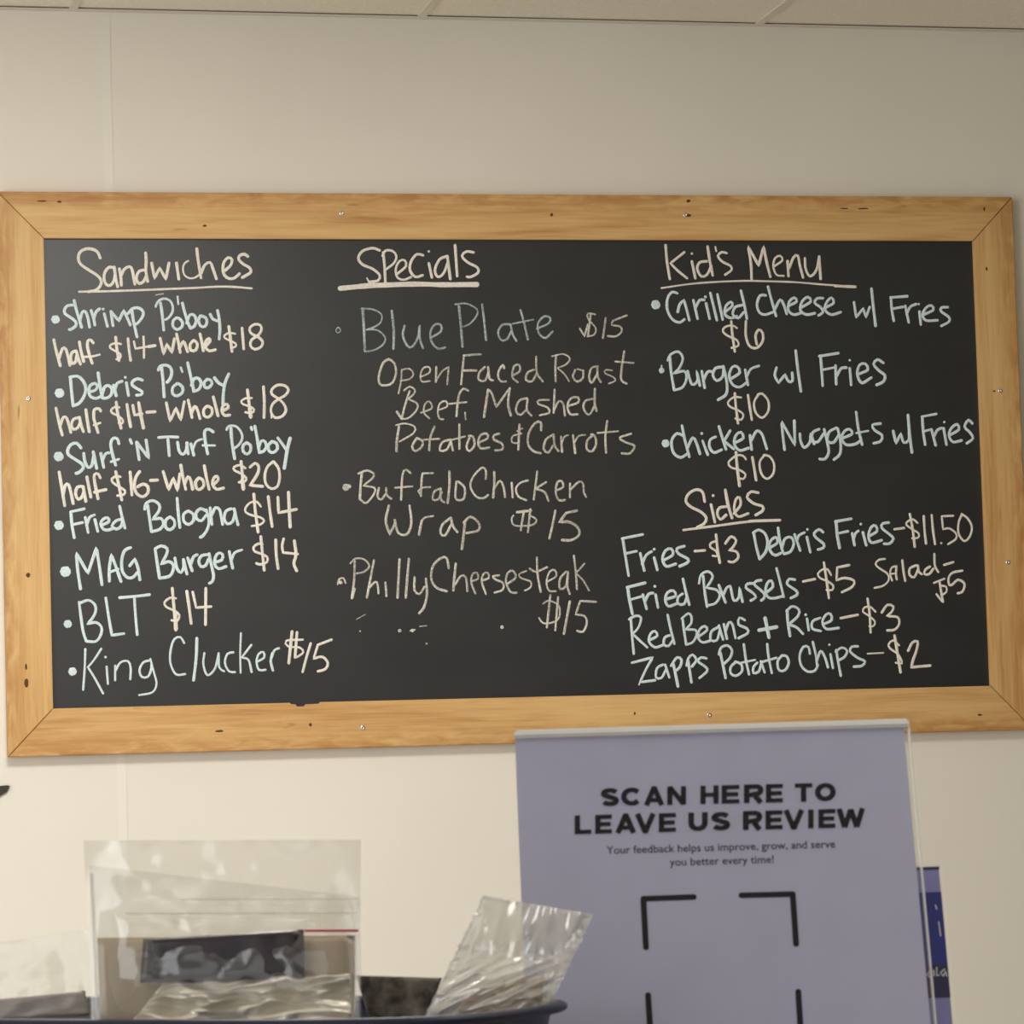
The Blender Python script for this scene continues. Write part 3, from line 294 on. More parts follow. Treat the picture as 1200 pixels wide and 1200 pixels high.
 ('item_lettering', 'm', 'mint chalk words reading Red Beans + Rice', '23 877,-1312 884,-1469 894,-1625;21 861,-1327 922,-1297 968,-1314 944,-1396 891,-1453c 952,-1513 1016,-1572;23 1035,-1511 1109,-1473 1088,-1433 1050,-1453 1032,-1521 1084,-1573 1157,-1554;23 1218,-1473 1175,-1489 1164,-1548 1205,-1564 1242,-1519;23 1207,-1294 1229,-1414 1259,-1546;23 1340,-1336 1349,-1429 1364,-1555;21 1331,-1329 1392,-1285 1419,-1313 1415,-1371 1362,-1425c 1454,-1431 1458,-1480 1422,-1537 1364,-1555;23 1468,-1495 1556,-1433 1535,-1399 1490,-1425 1472,-1493 1511,-1539 1578,-1526;23 1656,-1410 1595,-1446 1586,-1520 1640,-1523 1671,-1435;23 1663,-1395 1697,-1518;23 1708,-1384 1732,-1513;23 1719,-1451 1754,-1372 1785,-1388 1809,-1508;23 1898,-1353 1851,-1331 1840,-1389 1915,-1427 1920,-1467 1836,-1509;32 2082,-1338 2111,-1508;32 2021,-1444 2185,-1418;26 2284,-1273 2287,-1373 2302,-1500;23 2278,-1282 2331,-1241 2390,-1269 2382,-1325 2293,-1400c 2363,-1424 2421,-1483;23 2462,-1351 2474,-1453;o2451,-1317,13;23 2582,-1347 2513,-1375 2508,-1439 2584,-1462;23 2603,-1406 2685,-1368 2677,-1315 2639,-1317 2601,-1379 2634,-1444 2747,-1438'),
 ('price_lettering', 'c', 'cream chalk price - $3 beside Rice', '22 2767,-1353 2927,-1326;23 3021,-1185 3035,-1325 3038,-1483;18 3090,-1303 3044,-1260 2992,-1262 2974,-1299 3028,-1337 3081,-1388 3066,-1428 3027,-1427;22 3146,-1311 3201,-1244 3255,-1260 3238,-1306 3191,-1343c 3291,-1355 3301,-1417 3258,-1463 3190,-1468'),
 ('item_lettering', 'm', 'mint chalk words naming potato chips in the bottom line', '22 874,-1702 1062,-1660c 1002,-1754 941,-1871c 1077,-1857;14 941,-1871 931,-1893;21 1151,-1724 1097,-1753 1085,-1832 1132,-1839 1175,-1770;21 1170,-1724 1204,-1837;26 1244,-1722 1260,-1809 1278,-1916;23 1222,-1736 1278,-1665 1318,-1687 1300,-1750 1254,-1784;26 1378,-1700 1388,-1787 1400,-1882;23 1362,-1737 1379,-1676 1418,-1643 1451,-1690 1408,-1747;23 1541,-1679 1494,-1670 1465,-1702 1532,-1753 1543,-1790 1473,-1847;26 1668,-1633 1689,-1744 1707,-1852;23 1654,-1647 1676,-1589 1734,-1570 1773,-1610 1756,-1674 1692,-1734;23 1806,-1713 1757,-1758 1755,-1813 1801,-1835 1857,-1797 1852,-1735 1799,-1713;23 1882,-1563 1896,-1699 1920,-1826;19 1837,-1726 1979,-1701;23 1998,-1726 1962,-1762 1960,-1814 2008,-1803 2032,-1739;23 2030,-1714 2061,-1810;23 2093,-1565 2102,-1679 2126,-1818;21 2030,-1723 2173,-1687;23 2225,-1667 2182,-1718 2192,-1795 2246,-1796 2283,-1732 2263,-1674 2218,-1669;22 2477,-1658 2466,-1600 2421,-1596 2383,-1672 2396,-1762 2452,-1813 2517,-1806 2547,-1757;22 2507,-1555 2529,-1663 2540,-1765;23 2539,-1719 2575,-1637 2612,-1690 2637,-1780;23 2664,-1666 2682,-1787;o2657,-1583,11;23 2718,-1630 2733,-1742 2751,-1857;21 2711,-1645 2770,-1610 2817,-1638 2793,-1690 2740,-1720;23 2916,-1603 2861,-1605 2844,-1645 2910,-1702 2976,-1735 2946,-1774 2872,-1779'),
 ('price_lettering', 'c', 'cream chalk price - $2 in the bottom line', '15 3002,-1669 3148,-1664;25 3256,-1514 3276,-1666 3298,-1838;19 3294,-1601 3241,-1557 3198,-1590 3212,-1628 3276,-1673 3303,-1717 3314,-1761 3257,-1753;23 3375,-1652 3417,-1580 3466,-1571 3453,-1645 3417,-1734 3399,-1796c 3575,-1785'),
]
# ------------------------------------------------------------------ the room
WY = 0.024                                           # the wall stands this far behind the frame's face
CZ = 2.7385                                           # ceiling at the wall, above the board's middle
tilt = lambda x: CZ - 0.0062*x                       # the grid hangs slightly out of level
tag(obj('wall_back', box((-4, WY, 0), (4, WY+0.1, 2.9)), M['wall']), kind='structure')
tag(obj('floor', box((-4, -8, -0.05), (4, WY, 0)), M['floor']), kind='structure')
bm = box((-0.7155, WY-0.0007, 0.0), (-0.7005, WY, 2.735), 0.0003)
tag(obj('trim_1', bm, M['batten']), kind='structure')
# suspended ceiling: tiles, T bars every two feet, an angle along the wall
bars = [-0.764-0.61*k for k in range(6)][::-1] + [-0.163+0.606*k for k in range(7)]
rows = [WY-0.58-0.61*k for k in range(13)]
bm = bmesh.new()
def slab(bm, x0, x1, y0, y1, dz0, dz1):
    vs = [bm.verts.new((x, y, tilt(x)+d)) for d in (dz0, dz1) for x, y in ((x0, y0), (x1, y0), (x1, y1), (x0, y1))]
    for f in ((0, 3, 2, 1), (4, 5, 6, 7), (0, 1, 5, 4), (1, 2, 6, 5), (2, 3, 7, 6), (3, 0, 4, 7)): bm.faces.new([vs[i] for i in f])
ys = [WY] + rows
for i in range(len(bars)-1):
    for j in range(len(ys)-1):
        slab(bm, bars[i]+0.003, bars[i+1]-0.003, ys[j+1]+0.003, ys[j]-0.002, 0.0025, 0.02)
tag(obj('ceiling', bm, M['ceiling']), kind='structure')
bm = bmesh.new(); slab(bm, -4, 4, WY-0.020, WY, -0.0010, 0.0); slab(bm, -4, 4, WY-0.0015, WY, 0.0, 0.024)
tag(obj('trim_2', bm, M['grid']), kind='structure')
bm = bmesh.new()
for x in bars: slab(bm, x-0.0075, x+0.0075, rows[-1], WY-0.018, -0.0004, 0.0022)
for y in rows: slab(bm, -4, 4, y-0.0075, y+0.0075, -0.0004, 0.0022)
tag(obj('trim_3', bm, M['grid']), kind='structure')

# ------------------------------------------------------------------ the chalkboard
board = empty('chalkboard', (0, 0, ZB), 'large black menu chalkboard in a mitred pine frame on the cream wall', 'chalkboard')
IW, IH, OW, OH = 0.8225, 0.3953, 0.8985, 0.4740
obj('writing_panel', box((-IW-0.012, 0.008, -IH-0.012), (IW+0.012, 0.014, IH+0.012)), M['board'], board)
def rail(length, inner, width, notch=None):           # lies along X, inner edge at z = 0, outer edge at z = width
    g = 0.0007
    poly = [(-inner+g, 0)]
    if notch:
        for x, z in notch: poly.append((x, z))
    poly += [(inner-g, 0), (length-g, width), (-length+g, width)]
    bm = bmesh.new(); prism(bm, poly, 0.0, 0.0225)
    bmesh.ops.recalc_face_normals(bm, faces=bm.faces)
    ed = [e for e in bm.edges if all(abs(v.co.y) < 1e-6 for v in e.verts)]
    bmesh.ops.bevel(bm, geom=ed, offset=0.0012, segments=2, affect='EDGES')
    return bm
def frame_rail(name, length, inner, width, loc, ang, notch=None):
    o = obj(name, rail(length, inner, width, notch), M['wood'], board)
    o.location = loc; o.rotation_euler = (0, ang, 0)
    return o
w_h, w_v = OH-IH, OW-IW
top = frame_rail('frame_rail', OW, IW, w_h, (0, 0, IH), 0)
chip = [(x, z) for x, z in ((0.372, 0), (0.374, 0.0025), (0.388, 0.003), (0.397, 0.0030), (0.400, 0.0065), (0.412, 0.0065), (0.414, 0.003), (0.422, 0.002), (0.424, 0))]
bottom = frame_rail('frame_rail', OW, IW, w_h, (0, 0, -IH), math.pi, chip)
left = frame_rail('frame_rail', OH, IH, w_v, (-IW, 0, 0), -math.pi/2)
right = frame_rail('frame_rail', OH, IH, w_v, (IW, 0, 0), math.pi/2)
def inv(o, x, z):                                      # a point given on the board, in the rail's own axes
    a = o.rotation_euler.y; dx, dz = x-o.location.x, z-o.location.z
    return (dx*math.cos(a) - dz*math.sin(a), dx*math.sin(a) + dz*math.cos(a))
def screw(o, x, z):
    X, Z = inv(o, x, z); bm = bmesh.new()
    r = 0.0042; prof = [(r, 0.0), (r, -0.0008), (r*0.8, -0.0016), (r*0.35, -0.0018), (r*0.25, -0.0006)]
    rings = [[bm.verts.new((X+q*math.cos(k*math.pi/8), y, Z+q*math.sin(k*math.pi/8))) for k in range(16)] for q, y in prof]
    for a, b in zip(rings, rings[1:]):
        for k in range(16): bm.faces.new((a[k], a[(k+1) % 16], b[(k+1) % 16], b[k]))
    bm.faces.new(rings[-1]); bm.faces.new(rings[0][::-1])
    obj('screw', bm, M['screw'], o, True)
screw(top, -0.3143, 0.4394); screw(top, 0.2944, 0.4390)
screw(bottom, -0.3008, -0.4407); screw(bottom, 0.3074, -0.4341)
screw(left, -0.8538, 0.1241); screw(right, 0.8612, 0.1268); screw(right, 0.8629, -0.1781)
def knot(o, x, z, rx, rz):
    X, Z = inv(o, x, z); a = abs(math.sin(o.rotation_euler.y)) > 0.5
    if a: rx, rz = rz, rx
    bm = bmesh.new(); c = bm.verts.new((X, -0.00035, Z)); n = 14
    ring = [bm.verts.new((X+rx*math.cos(k*2*math.pi/n)*random.uniform(0.75, 1.1), -0.0001, Z+rz*math.sin(k*2*math.pi/n)*random.uniform(0.75, 1.1))) for k in range(n)]
    for k in range(n): bm.faces.new((c, ring[k], ring[(k+1) % n]))
    obj('knot', bm, M['knot'], o)
for o, x, z, rx, rz in ((top, 0.055, 0.4385, .003, .0035), (top, 0.300, 0.4385, .006, .003), (top, 0.845, 0.452, .002, .004),
                        (top, -0.795, 0.457, .004, .002), (top, -0.825, 0.458, .010, .0014), (top, 0.301, 0.464, .004, .003),
                        (top, -0.55, 0.417, .004, .002), (left, -0.8596, -0.1721, .004, .004), (left, -0.866, -0.352, .0035, .009),
                        (left, -0.866, -0.325, .002, .006), (bottom, -0.39, -0.433, .003, .003), (bottom, -0.545, -0.440, .008, .002),
                        (bottom, 0.175, -0.428, .002, .003), (bottom, 0.800, -0.446, .005, .002), (right, 0.845, 0.345, .002, .004),
                        (top, 0.62, 0.452, .012, .0014), (top, 0.585, 0.452, .009, .0011)):
    knot(o, x, z, rx, rz)
# nail hole beside the right-hand screw is a plain dark dot
knot(right, 0.850, 0.1262, .003, .0016)

# chalk lettering: every stroke a low ridge of chalk on the panel, points in 0.2 mm from the board's centre
def smooth_path(pts):                                  # pts: (x, z, corner); Catmull-Rom between corners
    runs, cur = [], []
    for x, z, c in pts:
        cur.append(Vector((x, z)))
        if c and len(cur) > 1: runs.append(cur); cur = [Vector((x, z))]
    if len(cur) > 1: runs.append(cur)
    out = []
    for r in runs:
        q = [r[0]*2-r[1]] + r + [r[-1]*2-r[-2]]
        for i in range(1, len(q)-2):
            a, b, c, d = q[i-1:i+3]; n = max(2, min(8, int((c-b).length/0.004)))
            for k in range(n):
                t = k/n
                out.append(0.5*((2*b) + (c-a)*t + (2*a-5*b+4*c-d)*t*t + (3*b-a-3*c+d)*t**3))
    out.append(runs[-1][-1])
    return out
def stroke(bm, path, width, seed):
    h, y0 = 0.0006, 0.0079
    pts = [path[0]]
    for p in path[1:]:
        if (p-pts[-1]).length > 0.0006: pts.append(p)
    if len(pts) < 2: return
    n = len(pts); tan = []
    for i in range(n):
        t = (pts[min(i+1, n-1)]-pts[max(i-1, 0)]); tan.append(t.normalized() if t.length > 1e-9 else Vector((1, 0)))
    d0, d1 = tan[0], tan[-1]; hw = width/2
    full = [(pts[0]-d0*hw*0.85, d0, 0.35), (pts[0]-d0*hw*0.45, d0, 0.8)] + [(p, t, 1.0) for p, t in zip(pts, tan)] + [(pts[-1]+d1*hw*0.45, d1, 0.8), (pts[-1]+d1*hw*0.85, d1, 0.35)]
    rows = []
    for k, (p, t, f) in enumerate(full):
        nrm = Vector((-t.y, t.x)); wv = hw*f*(1+0.16*noise.noise(Vector((p.x*55, p.y*55, seed))))
        prof = ((-1, 0), (-0.55, 0.8), (0, 1), (0.55, 0.8), (1, 0))
        rows.append([bm.verts.new((p.x+nrm.x*wv*s, y0-h*e*f, p.y+nrm.y*wv*s)) for s, e in prof])
    for a, b in zip(rows, rows[1:]):
        for i in range(4): bm.faces.new((a[i], a[i+1], b[i+1], b[i]))
def dot(bm, x, z, r):
    n = 18; rings = []
    for f, e in ((1, 0), (0.75, 0.7), (0.4, 1.0)):
        rings.append([bm.verts.new((x+r*f*math.cos(k*2*math.pi/n)*(1+0.08*math.sin(3*k)), 0.0079-0.0007*e, z+r*f*math.sin(k*2*math.pi/n)*(1+0.08*math.cos(2*k)))) for k in range(n)])
    for a, b in zip(rings, rings[1:]):
        for k in range(n): bm.faces.new((a[k], a[(k+1) % n], b[(k+1) % n], b[k]))
    bm.faces.new(rings[-1])
S = 5000.0
for idx, (name, c, label, data) in enumerate(LETTERING):
    bm = bmesh.new()
    for si, s in enumerate(data.split(';')):
        one = bmesh.new() if name == 'chalk_smudge' else None
        if s[0] == 'o':
            x, z, r = (int(q) for q in s[1:].split(','))
            if name != 'chalk_smudge' and r >= 16:     # a bullet in front of a line is a mark of its own
                bb = bmesh.new(); dot(bb, x/S, z/S, r/S); obj('bullet_mark', bb, M[c], board, True); continue
            dot(one or bm, x/S, z/S, r/S)
        else:
            t = s.split(); pts = []
            for p in t[1:]:
                k = p.endswith('c'); x, z = p.rstrip('c').split(','); pts.append((int(x)/S, int(z)/S, k))
            stroke(one or bm, smooth_path(pts), int(t[0])/S, idx*31+si)
        if one: obj(name, one, M[c], board, True)
    if name == 'chalk_smudge': bm.free(); continue
    o = obj(name, bm, M[c], board, True)
    if label: o['label'] = label

# ------------------------------------------------------------------ things on the wall's left edge
p = at(1, 926, 6.25)
wx, wz = p.x, p.z
bm = bmesh.new(); prism(bm, [(wx-0.05, wz-0.030), (wx-0.05, wz+0.004), (wx-0.001, wz+0.0075), (wx+0.0035, wz+0.0062), (wx-0.001, wz-0.003)], WY-0.006, WY)
tag(obj('bracket', bm, M['dark']), 'dark pointed bracket tip on the wall below the chalkboard frame corner', 'bracket')

# ------------------------------------------------------------------ the counter
CT = EYE.z - 0.2325
FH = Vector((FW.x, FW.y, 0)).normalized(); RH = Vector((FH.y, -FH.x, 0))
bm = bmesh.new()
c = EYE + FH*1.98
def cpt(a, b, z): return (EYE.x + RH.x*a + FH.x*b, EYE.y + RH.y*a + FH.y*b, z)
vs = [bm.verts.new(cpt(a, b, z)) for z in (CT-0.04, CT) for a, b in ((-1.2, 1.62), (1.2, 1.62), (1.2, 2.42), (-1.2, 2.42))]
for f in ((0, 3, 2, 1), (4, 5, 6, 7), (0, 1, 5, 4), (1, 2, 6, 5), (2, 3, 7, 6), (3, 0, 4, 7)): bm.faces.new([vs[i] for i in f])
vs = [bm.verts.new(cpt(a, b, z)) for z in (0.0, CT-0.04) for a, b in ((-1.15, 1.70), (1.15, 1.70), (1.15, 2.36), (-1.15, 2.36))]
for f in ((0, 3, 2, 1), (4, 5, 6, 7), (0, 1, 5, 4), (1, 2, 6, 5), (2, 3, 7, 6), (3, 0, 4, 7)): bm.faces.new([vs[i] for i in f])
tag(obj('counter', bm, M['counter']), 'long laminate serving counter carrying the tub and the sign stands', 'counter')

# ------------------------------------------------------------------ acrylic sign stands
def stand_axes(psi, t):
    n = -FH*math.cos(psi) + RH*math.sin(psi); s = RH*math.cos(psi) + FH*math.sin(psi)
    up = Vector((0, 0, 1))*math.cos(t) - n*math.sin(t)
    return s, up, s.cross(up)                          # right, up the slope, out of the face
def frame_matrix(o, s, u, n):
    m = Matrix((s, -n, u)).transposed().to_4x4(); m.translation = o; return m
PSI, TLT = math.radians(1.5), math.radians(22)
s, u, n = stand_axes(PSI, TLT)
T = at(834, 850.5, 2.07)
H = (T.z-CT)/u.z - 0.0035
stand = empty('sign_stand', (0, 0, 0), 'clear acrylic stand holding a lavender review notice beside the navy tub', 'sign')
stand.matrix_world = frame_matrix(T - u*H, s, u, n)    # local axes: x right, -y out of the face, z up the slope
W2 = 0.1115
obj('back_panel', box((-W2, 0.0012, 0), (W2, 0.0034, H)), M['acrylic'], stand)
obj('front_panel', box((-W2, -0.0022, 0.002), (W2, -0.0006, H-0.001)), M['acrylic'], stand)
obj('top_fold', box((-W2, -0.0024, H-0.0045), (W2, 0.0036, H+0.0004), 0.0012), M['acrylic_edge'], stand)
obj('side_edge', box((W2-0.0007, -0.0022, 0.001), (W2, 0.0034, H-0.0045)), M['acrylic_edge'], stand)
# the foot: runs back from the lower edge, flat on the counter
inv_m = stand.matrix_world.inverted()
hs = Vector((-n.x, -n.y, 0)).normalized()
bm = bmesh.new(); o0 = T - u*H
vs = []
for dz in (0.0, 0.0025):
    for a, b in ((-W2, -0.004), (W2, -0.004), (W2, 0.10), (-W2, 0.10)):
        p = o0 + s*a + hs*b; p.z = CT + 0.0006 + dz; vs.append(bm.verts.new(inv_m @ p))
for f in ((0, 3, 2, 1), (4, 5, 6, 7), (0, 1, 5, 4), (1, 2, 6, 5), (2, 3, 7, 6), (3, 0, 4, 7)): bm.faces.new([vs[i] for i in f])
obj('foot', bm, M['acrylic'], stand)
def paper_pt(a, b):
    e = 0.0012*math.sin(a*31+1)*b
    return Vector((-W2+0.0003 + a*(2*W2-0.0034), 0.0004, 0.004 + b*(H-0.0080+0.0004*math.sin(a*5)) ))
paper = obj('notice_sheet', grid_mesh(paper_pt, 20, 20), M['paper'], stand)
def on_sign(x, y):                                     # photo pixel -> place on the sheet
    d = FW + RT*((x-600)/FPX) - UP*((y-600)/FPX); k = (T-EYE).dot(n)/d.dot(n)
    p = inv_m @ (EYE + d*k); return p.x, p.z
def text_mesh(txt, bold, extend=1.0, gap=1.0):
    c = bpy.data.curves.new('t', 'FONT'); c.body = txt; c.size = 1.0; c.offset = bold; c.space_character = gap; c.resolution_u = 4
    o = bpy.data.objects.new('t', c); COL.objects.link(o); bpy.context.view_layer.update()
    me = bpy.data.meshes.new_from_object(o.evaluated_get(bpy.context.evaluated_depsgraph_get()))
    bpy.data.objects.remove(o, do_unlink=True); bpy.data.curves.remove(c); return me
def sign_text(name, txt, x0, x1, ybase0, ybase1, cap, material, bold=0.0, gap=1.0, parent=None, ref='H'):
    me = text_mesh(txt, bold, gap=gap)
    xs = [v.co.x for v in me.vertices]; lo, hi = min(xs), max(xs)
    ax, az = on_sign(x0, ybase0); bx, bz = on_sign(x1, ybase1); tx, tz = on_sign(x0, ybase0-cap)
    capu = 0.73
    kx = (bx-ax)/(hi-lo); kz = (tz-az)/capu; sl = (bz-az)/(bx-ax)
    for v in me.vertices:
        X = ax + (v.co.x-lo)*kx; Z = az + v.co.y*kz + (X-ax)*sl
        v.co = (X, 0.0002, Z)
    return link(name, me, material, parent)
def arc(cx, cy, rx, ry, a0, a1, n=14):
    return [(cx+rx*math.cos(math.radians(a0+(a1-a0)*k/n)), cy+ry*math.sin(math.radians(a0+(a1-a0)*k/n))) for k in range(n+1)]
TK = 0.13                                               # half the pen width of the heavy capitals, as a share of their height
def glyph(ch):                                         # pen paths in a box 1 wide and 1 high
    a, z = TK, 1-TK; hx = TK*1.05; e = 0.86
    if ch == 'L': return [[(hx, 1), (hx, 0)], [(0, a*e), (1, a*e)]]
    if ch == 'E': return [[(hx, 1), (hx, 0)], [(0, a*e), (1, a*e)], [(0, .5), (.93, .5)], [(0, 1-a*e), (1, 1-a*e)]]
    if ch == 'H': return [[(hx, 1), (hx, 0)], [(1-hx, 1), (1-hx, 0)], [(0, .5), (1, .5)]]
    if ch == 'I': return [[(.5, 1), (.5, 0)]]
    if ch == 'T': return [[(.5, 1), (.5, 0)], [(0, 1-a*e), (1, 1-a*e)]]
    if ch == 'N': return [[(hx, 1), (hx, 0)], [(1-hx, 1), (1-hx, 0)], [(hx*.9, .97), (1-hx*.9, .03)]]
    if ch == 'A': return [[(hx*.9, 0), (.5, .98)], [(1-hx*.9, 0), (.5, .98)], [(.22, .28), (.78, .28)], [(.38, .93), (.62, .93)]]
    if ch == 'V': return [[(hx*.9, 1), (.5, .02)], [(1-hx*.9, 1), (.5, .02)], [(.38, .07), (.62, .07)]]
    if ch == 'W': return [[(.07, 1), (.28, .02)], [(.5, .95), (.28, .02)], [(.5, .95), (.72, .02)], [(.93, 1), (.72, .02)]]
    if ch == 'O': return [arc(.5, .5, .5-hx, .5-a, 0, 360, 28)]
    if ch == 'C': return [arc(.55, .5, .55-hx, .5-a, 40, 320, 24)]
    if ch == 'U': return [[(hx, 1), (hx, .42)] + arc(.5, .42, .5-hx, .42-a, 180, 360)[1:] + [(1-hx, 1)]]
    if ch == 'S': return [arc(.5, .70, .5-hx, .30-a, 20, 180, 10) + arc(.5, .70, .5-hx, .16, 180, 250, 6)[1:] + [(.5, .5)] + arc(.5, .30, .5-hx, .17, 70, 0, 6) + arc(.5, .30, .5-hx, .30-a, 0, -160, 10)[1:]]
    if ch == 'R': return [[(hx, 1), (hx, 0)], [(0, 1-a*e), (.6, 1-a*e)] + arc(.62, .69, .38-hx, .31-a*e, 90, -90, 12) + [(0, .38)], [(.58, .38), (1-hx*.95, 0)]]
def heavy_word(name, letters, ytop0, ytop1, cap, xa, xb):
    bm = bmesh.new()
    for ch, x0, x1 in letters:
        yt = ytop0 + (ytop1-ytop0)*(x0-xa)/(xb-xa); sl = (ytop1-ytop0)/(xb-xa)
        wpx = x1-x0
        for path in glyph(ch):
            q = [Vector((x0 + px*wpx, yt + sl*px*wpx + (1-pz)*cap)) for px, pz in path]
            hw = TK*cap*(1.06 if ch in 'OCUSR' else 1.0); nq = len(q); closed = (q[0]-q[-1]).length < 0.01
            lft, rgt = [], []
            for i in range(nq):
                t0 = (q[i]-q[i-1]).normalized() if i > 0 else None; t1 = (q[i+1]-q[i]).normalized() if i < nq-1 else None
                if closed and i in (0, nq-1): t0, t1 = (q[-1]-q[-2]).normalized(), (q[1]-q[0]).normalized()
                t = ((t0 or t1)+(t1 or t0)).normalized(); nn = Vector((-t.y, t.x))
                vert = abs(nn.x)                       # upright strokes are a little heavier than level ones
                k = hw*(0.86+0.24*vert)
                lft.append(q[i]+nn*k); rgt.append(q[i]-nn*k)
            L_ = [bm.verts.new((lambda w: (w[0], 0.00005, w[1]))(on_sign(v.x, v.y))) for v in lft]
            R_ = [bm.verts.new((lambda w: (w[0], 0.00005, w[1]))(on_sign(v.x, v.y))) for v in rgt]
            for i in range(nq-1): bm.faces.new((L_[i], L_[i+1], R_[i+1], R_[i]))
    obj(name, bm, M['ink'], paper)
heavy_word('heading_print', [('S', 704.5, 725), ('C', 728, 750.5), ('A', 754.5, 778.5), ('N', 782, 804), ('H', 821, 842), ('E', 846, 866.5), ('R', 872, 894.5), ('E', 898, 917.5), ('T', 931.5, 952), ('O', 955, 979.5)], 923.5, 917, 21.5, 704, 979)
heavy_word('heading_print', [('L', 674, 693), ('E', 698, 717), ('A', 721, 745.5), ('V', 744, 768.5), ('E', 772.5, 792), ('U', 807, 829), ('S', 834, 855.5), ('R', 871, 893), ('E', 897.5, 917), ('V', 918, 942.5), ('I', 946.5, 954), ('E', 959.5, 979), ('W', 981, 1013)], 955.5, 947, 22, 674, 1012)
sign_text('small_print', 'Your feedback helps us improve, grow, and serve', 711, 979, 1000.5, 993, 9.5, M['ink_soft'], 0.006, 1.0, paper)
sign_text('small_print', 'you better every time!', 785, 907, 1014.5, 1011, 9.5, M['ink_soft'], 0.006, 1.0, paper)
def bracket_mark(pts, wpx):
    q = [Vector(on_sign(*p)) for p in pts]; hw = wpx/FPX*2.04/2; bm = bmesh.new()
    for a, b in zip(q, q[1:]):
        t = (b-a).normalized(); nn = Vector((-t.y, t.x)); ring = []
        for k in range(9): ang = math.pi/2 + k*math.pi/8; ring.append(a + (t*math.cos(ang) + nn*math.sin(ang))*hw)
        for k in range(9): ang = -math.pi/2 + k*math.pi/8; ring.append(b + (t*math.cos(ang) + nn*math.sin(ang))*hw)
        bm.faces.new([bm.verts.new((v.x, 0.0002, v.y)) for v in ring])
    obj('corner_mark', bm, M['ink'], paper)
bracket_mark([(813, 1051), (754, 1053), (757, 1110)], 7)
bracket_mark([(869, 1049), (929, 1047.5), (933, 1106)], 7)
bracket_mark([(759.5, 1166), (763, 1222), (822, 1221)], 7)
bracket_mark([(935.5, 1162), (939, 1218), (880, 1220)], 7)

# second stand behind it with a blue printed card
s2, u2, n2 = stand_axes(math.radians(6), math.radians(13))
T2 = at(1100, 1016, 2.24)                              # its upper right corner
H2 = (T2.z-CT)/u2.z - 0.006
card = empty('card_stand', (0, 0, 0), 'blue printed card in a clear stand half hidden behind the lavender notice', 'sign')
card.matrix_world = frame_matrix(T2 - u2*H2, s2, u2, n2)
CW = 0.105
obj('card_sheet', box((-CW, 0.0, 0.0), (0, 0.0016, H2)), M['blue_pale'], card)
def band(name, v0, v1, material, y=-0.0003):
    k = 2.22/FPX
    obj(name, box((-CW, y, H2-(v1-1016)*k), (0.0002, 0.0001, H2-(v0-1016)*k)), material, card)
band('printed_band', 1015.5, 1019, M['blue_deep'])
band('printed_band', 1046, 1132, M['blue_dark'])
band('printed_band', 1132, 1171, M['blue_deep'])
bm = bmesh.new(); k = 2.22/FPX
for pts in ([(-4, 1138), (-9, 1142), (-6, 1146), (-3, 1141), (-2, 1146)], [(-13, 1136), (-14, 1145), (-11, 1145)], [(-22, 1140), (-25, 1144), (-22, 1147), (-20, 1142)], [(-17, 1139), (-17, 1145)], [(-6, 1082), (-5, 1098)], [(-8, 1062), (-7, 1066)]):
    q = [Vector((x*k, H2-(y-1016)*k)) for x, y in pts]
    for a, b in zip(q, q[1:]):
        t = (b-a).normalized()*0.0004; nn = Vector((-t.y, t.x))
        bm.faces.new([bm.verts.new((p.x, -0.0006, p.y)) for p in (a-t+nn, b+t+nn, b+t-nn, a-t-nn)])
obj('printed_lettering', bm, M['print_white'], card)
obj('cover_sheet', box((-CW-0.002, -0.0024, 0.0), (0.0012, -0.0012, H2+0.001)), M['acrylic'], card)
im2 = card.matrix_world.inverted(); hs2 = Vector((-n2.x, -n2.y, 0)).normalized(); bm = bmesh.new(); vs = []
for dz in (0.0, 0.002):
    for a, b in ((-CW, -0.002), (0, -0.002), (0, 0.07), (-CW, 0.07)):
        p = (T2 - u2*H2) + s2*a + hs2*b; p.z = CT + dz; vs.append(bm.verts.new(im2 @ p))
for f in ((0, 3, 2, 1), (4, 5, 6, 7), (0, 1, 5, 4), (1, 2, 6, 5), (2, 3, 7, 6), (3, 0, 4, 7)): bm.faces.new([vs[i] for i in f])
obj('foot', bm, M['acrylic'], card)

# ------------------------------------------------------------------ the navy tub
RZ = EYE.z - 0.1102
tc = EYE + RH*(-0.1686) + FH*1.9438; tc.z = CT
TA, TB, TE = 0.1948, 0.0993, 3.2
yaw = -0.4734 + math.atan2(RH.y, RH.x)
tub = empty('tub', tc, 'navy plastic tub of plastic bags standing on the counter', 'tub', rot=(0, 0, yaw))
TH = RZ - CT
def ring(bm, f, z, n=96, out=0.0):
    vs = []
    for k in range(n):
        a = 2*math.pi*k/n; c, q = math.cos(a), math.sin(a)
        x = (TA*f+out)*math.copysign(abs(c)**(2/TE), c); y = (TB*f+out)*math.copysign(abs(q)**(2/TE), q)
        vs.append(bm.verts.new((x, y, z)))
    return vs
def loft(bm, rings, cap=True):
    n = len(rings[0])
    for a, b in zip(rings, rings[1:]):
        for k in range(n): bm.faces.new((a[k], a[(k+1) % n], b[(k+1) % n], b[k]))
    if cap: bm.faces.new(rings[0][::-1]); bm.faces.new(rings[-1])
bm = bmesh.new()
loft(bm, [ring(bm, 0.78, 0.0), ring(bm, 0.80, 0.003), ring(bm, 0.955, TH-0.006), ring(bm, 0.955, TH-0.003), ring(bm, 0.93, TH-0.003), ring(bm, 0.915, TH-0.016)])
obj('bowl', bm, M['navy'], tub, True)
bm = bmesh.new(); rr = []
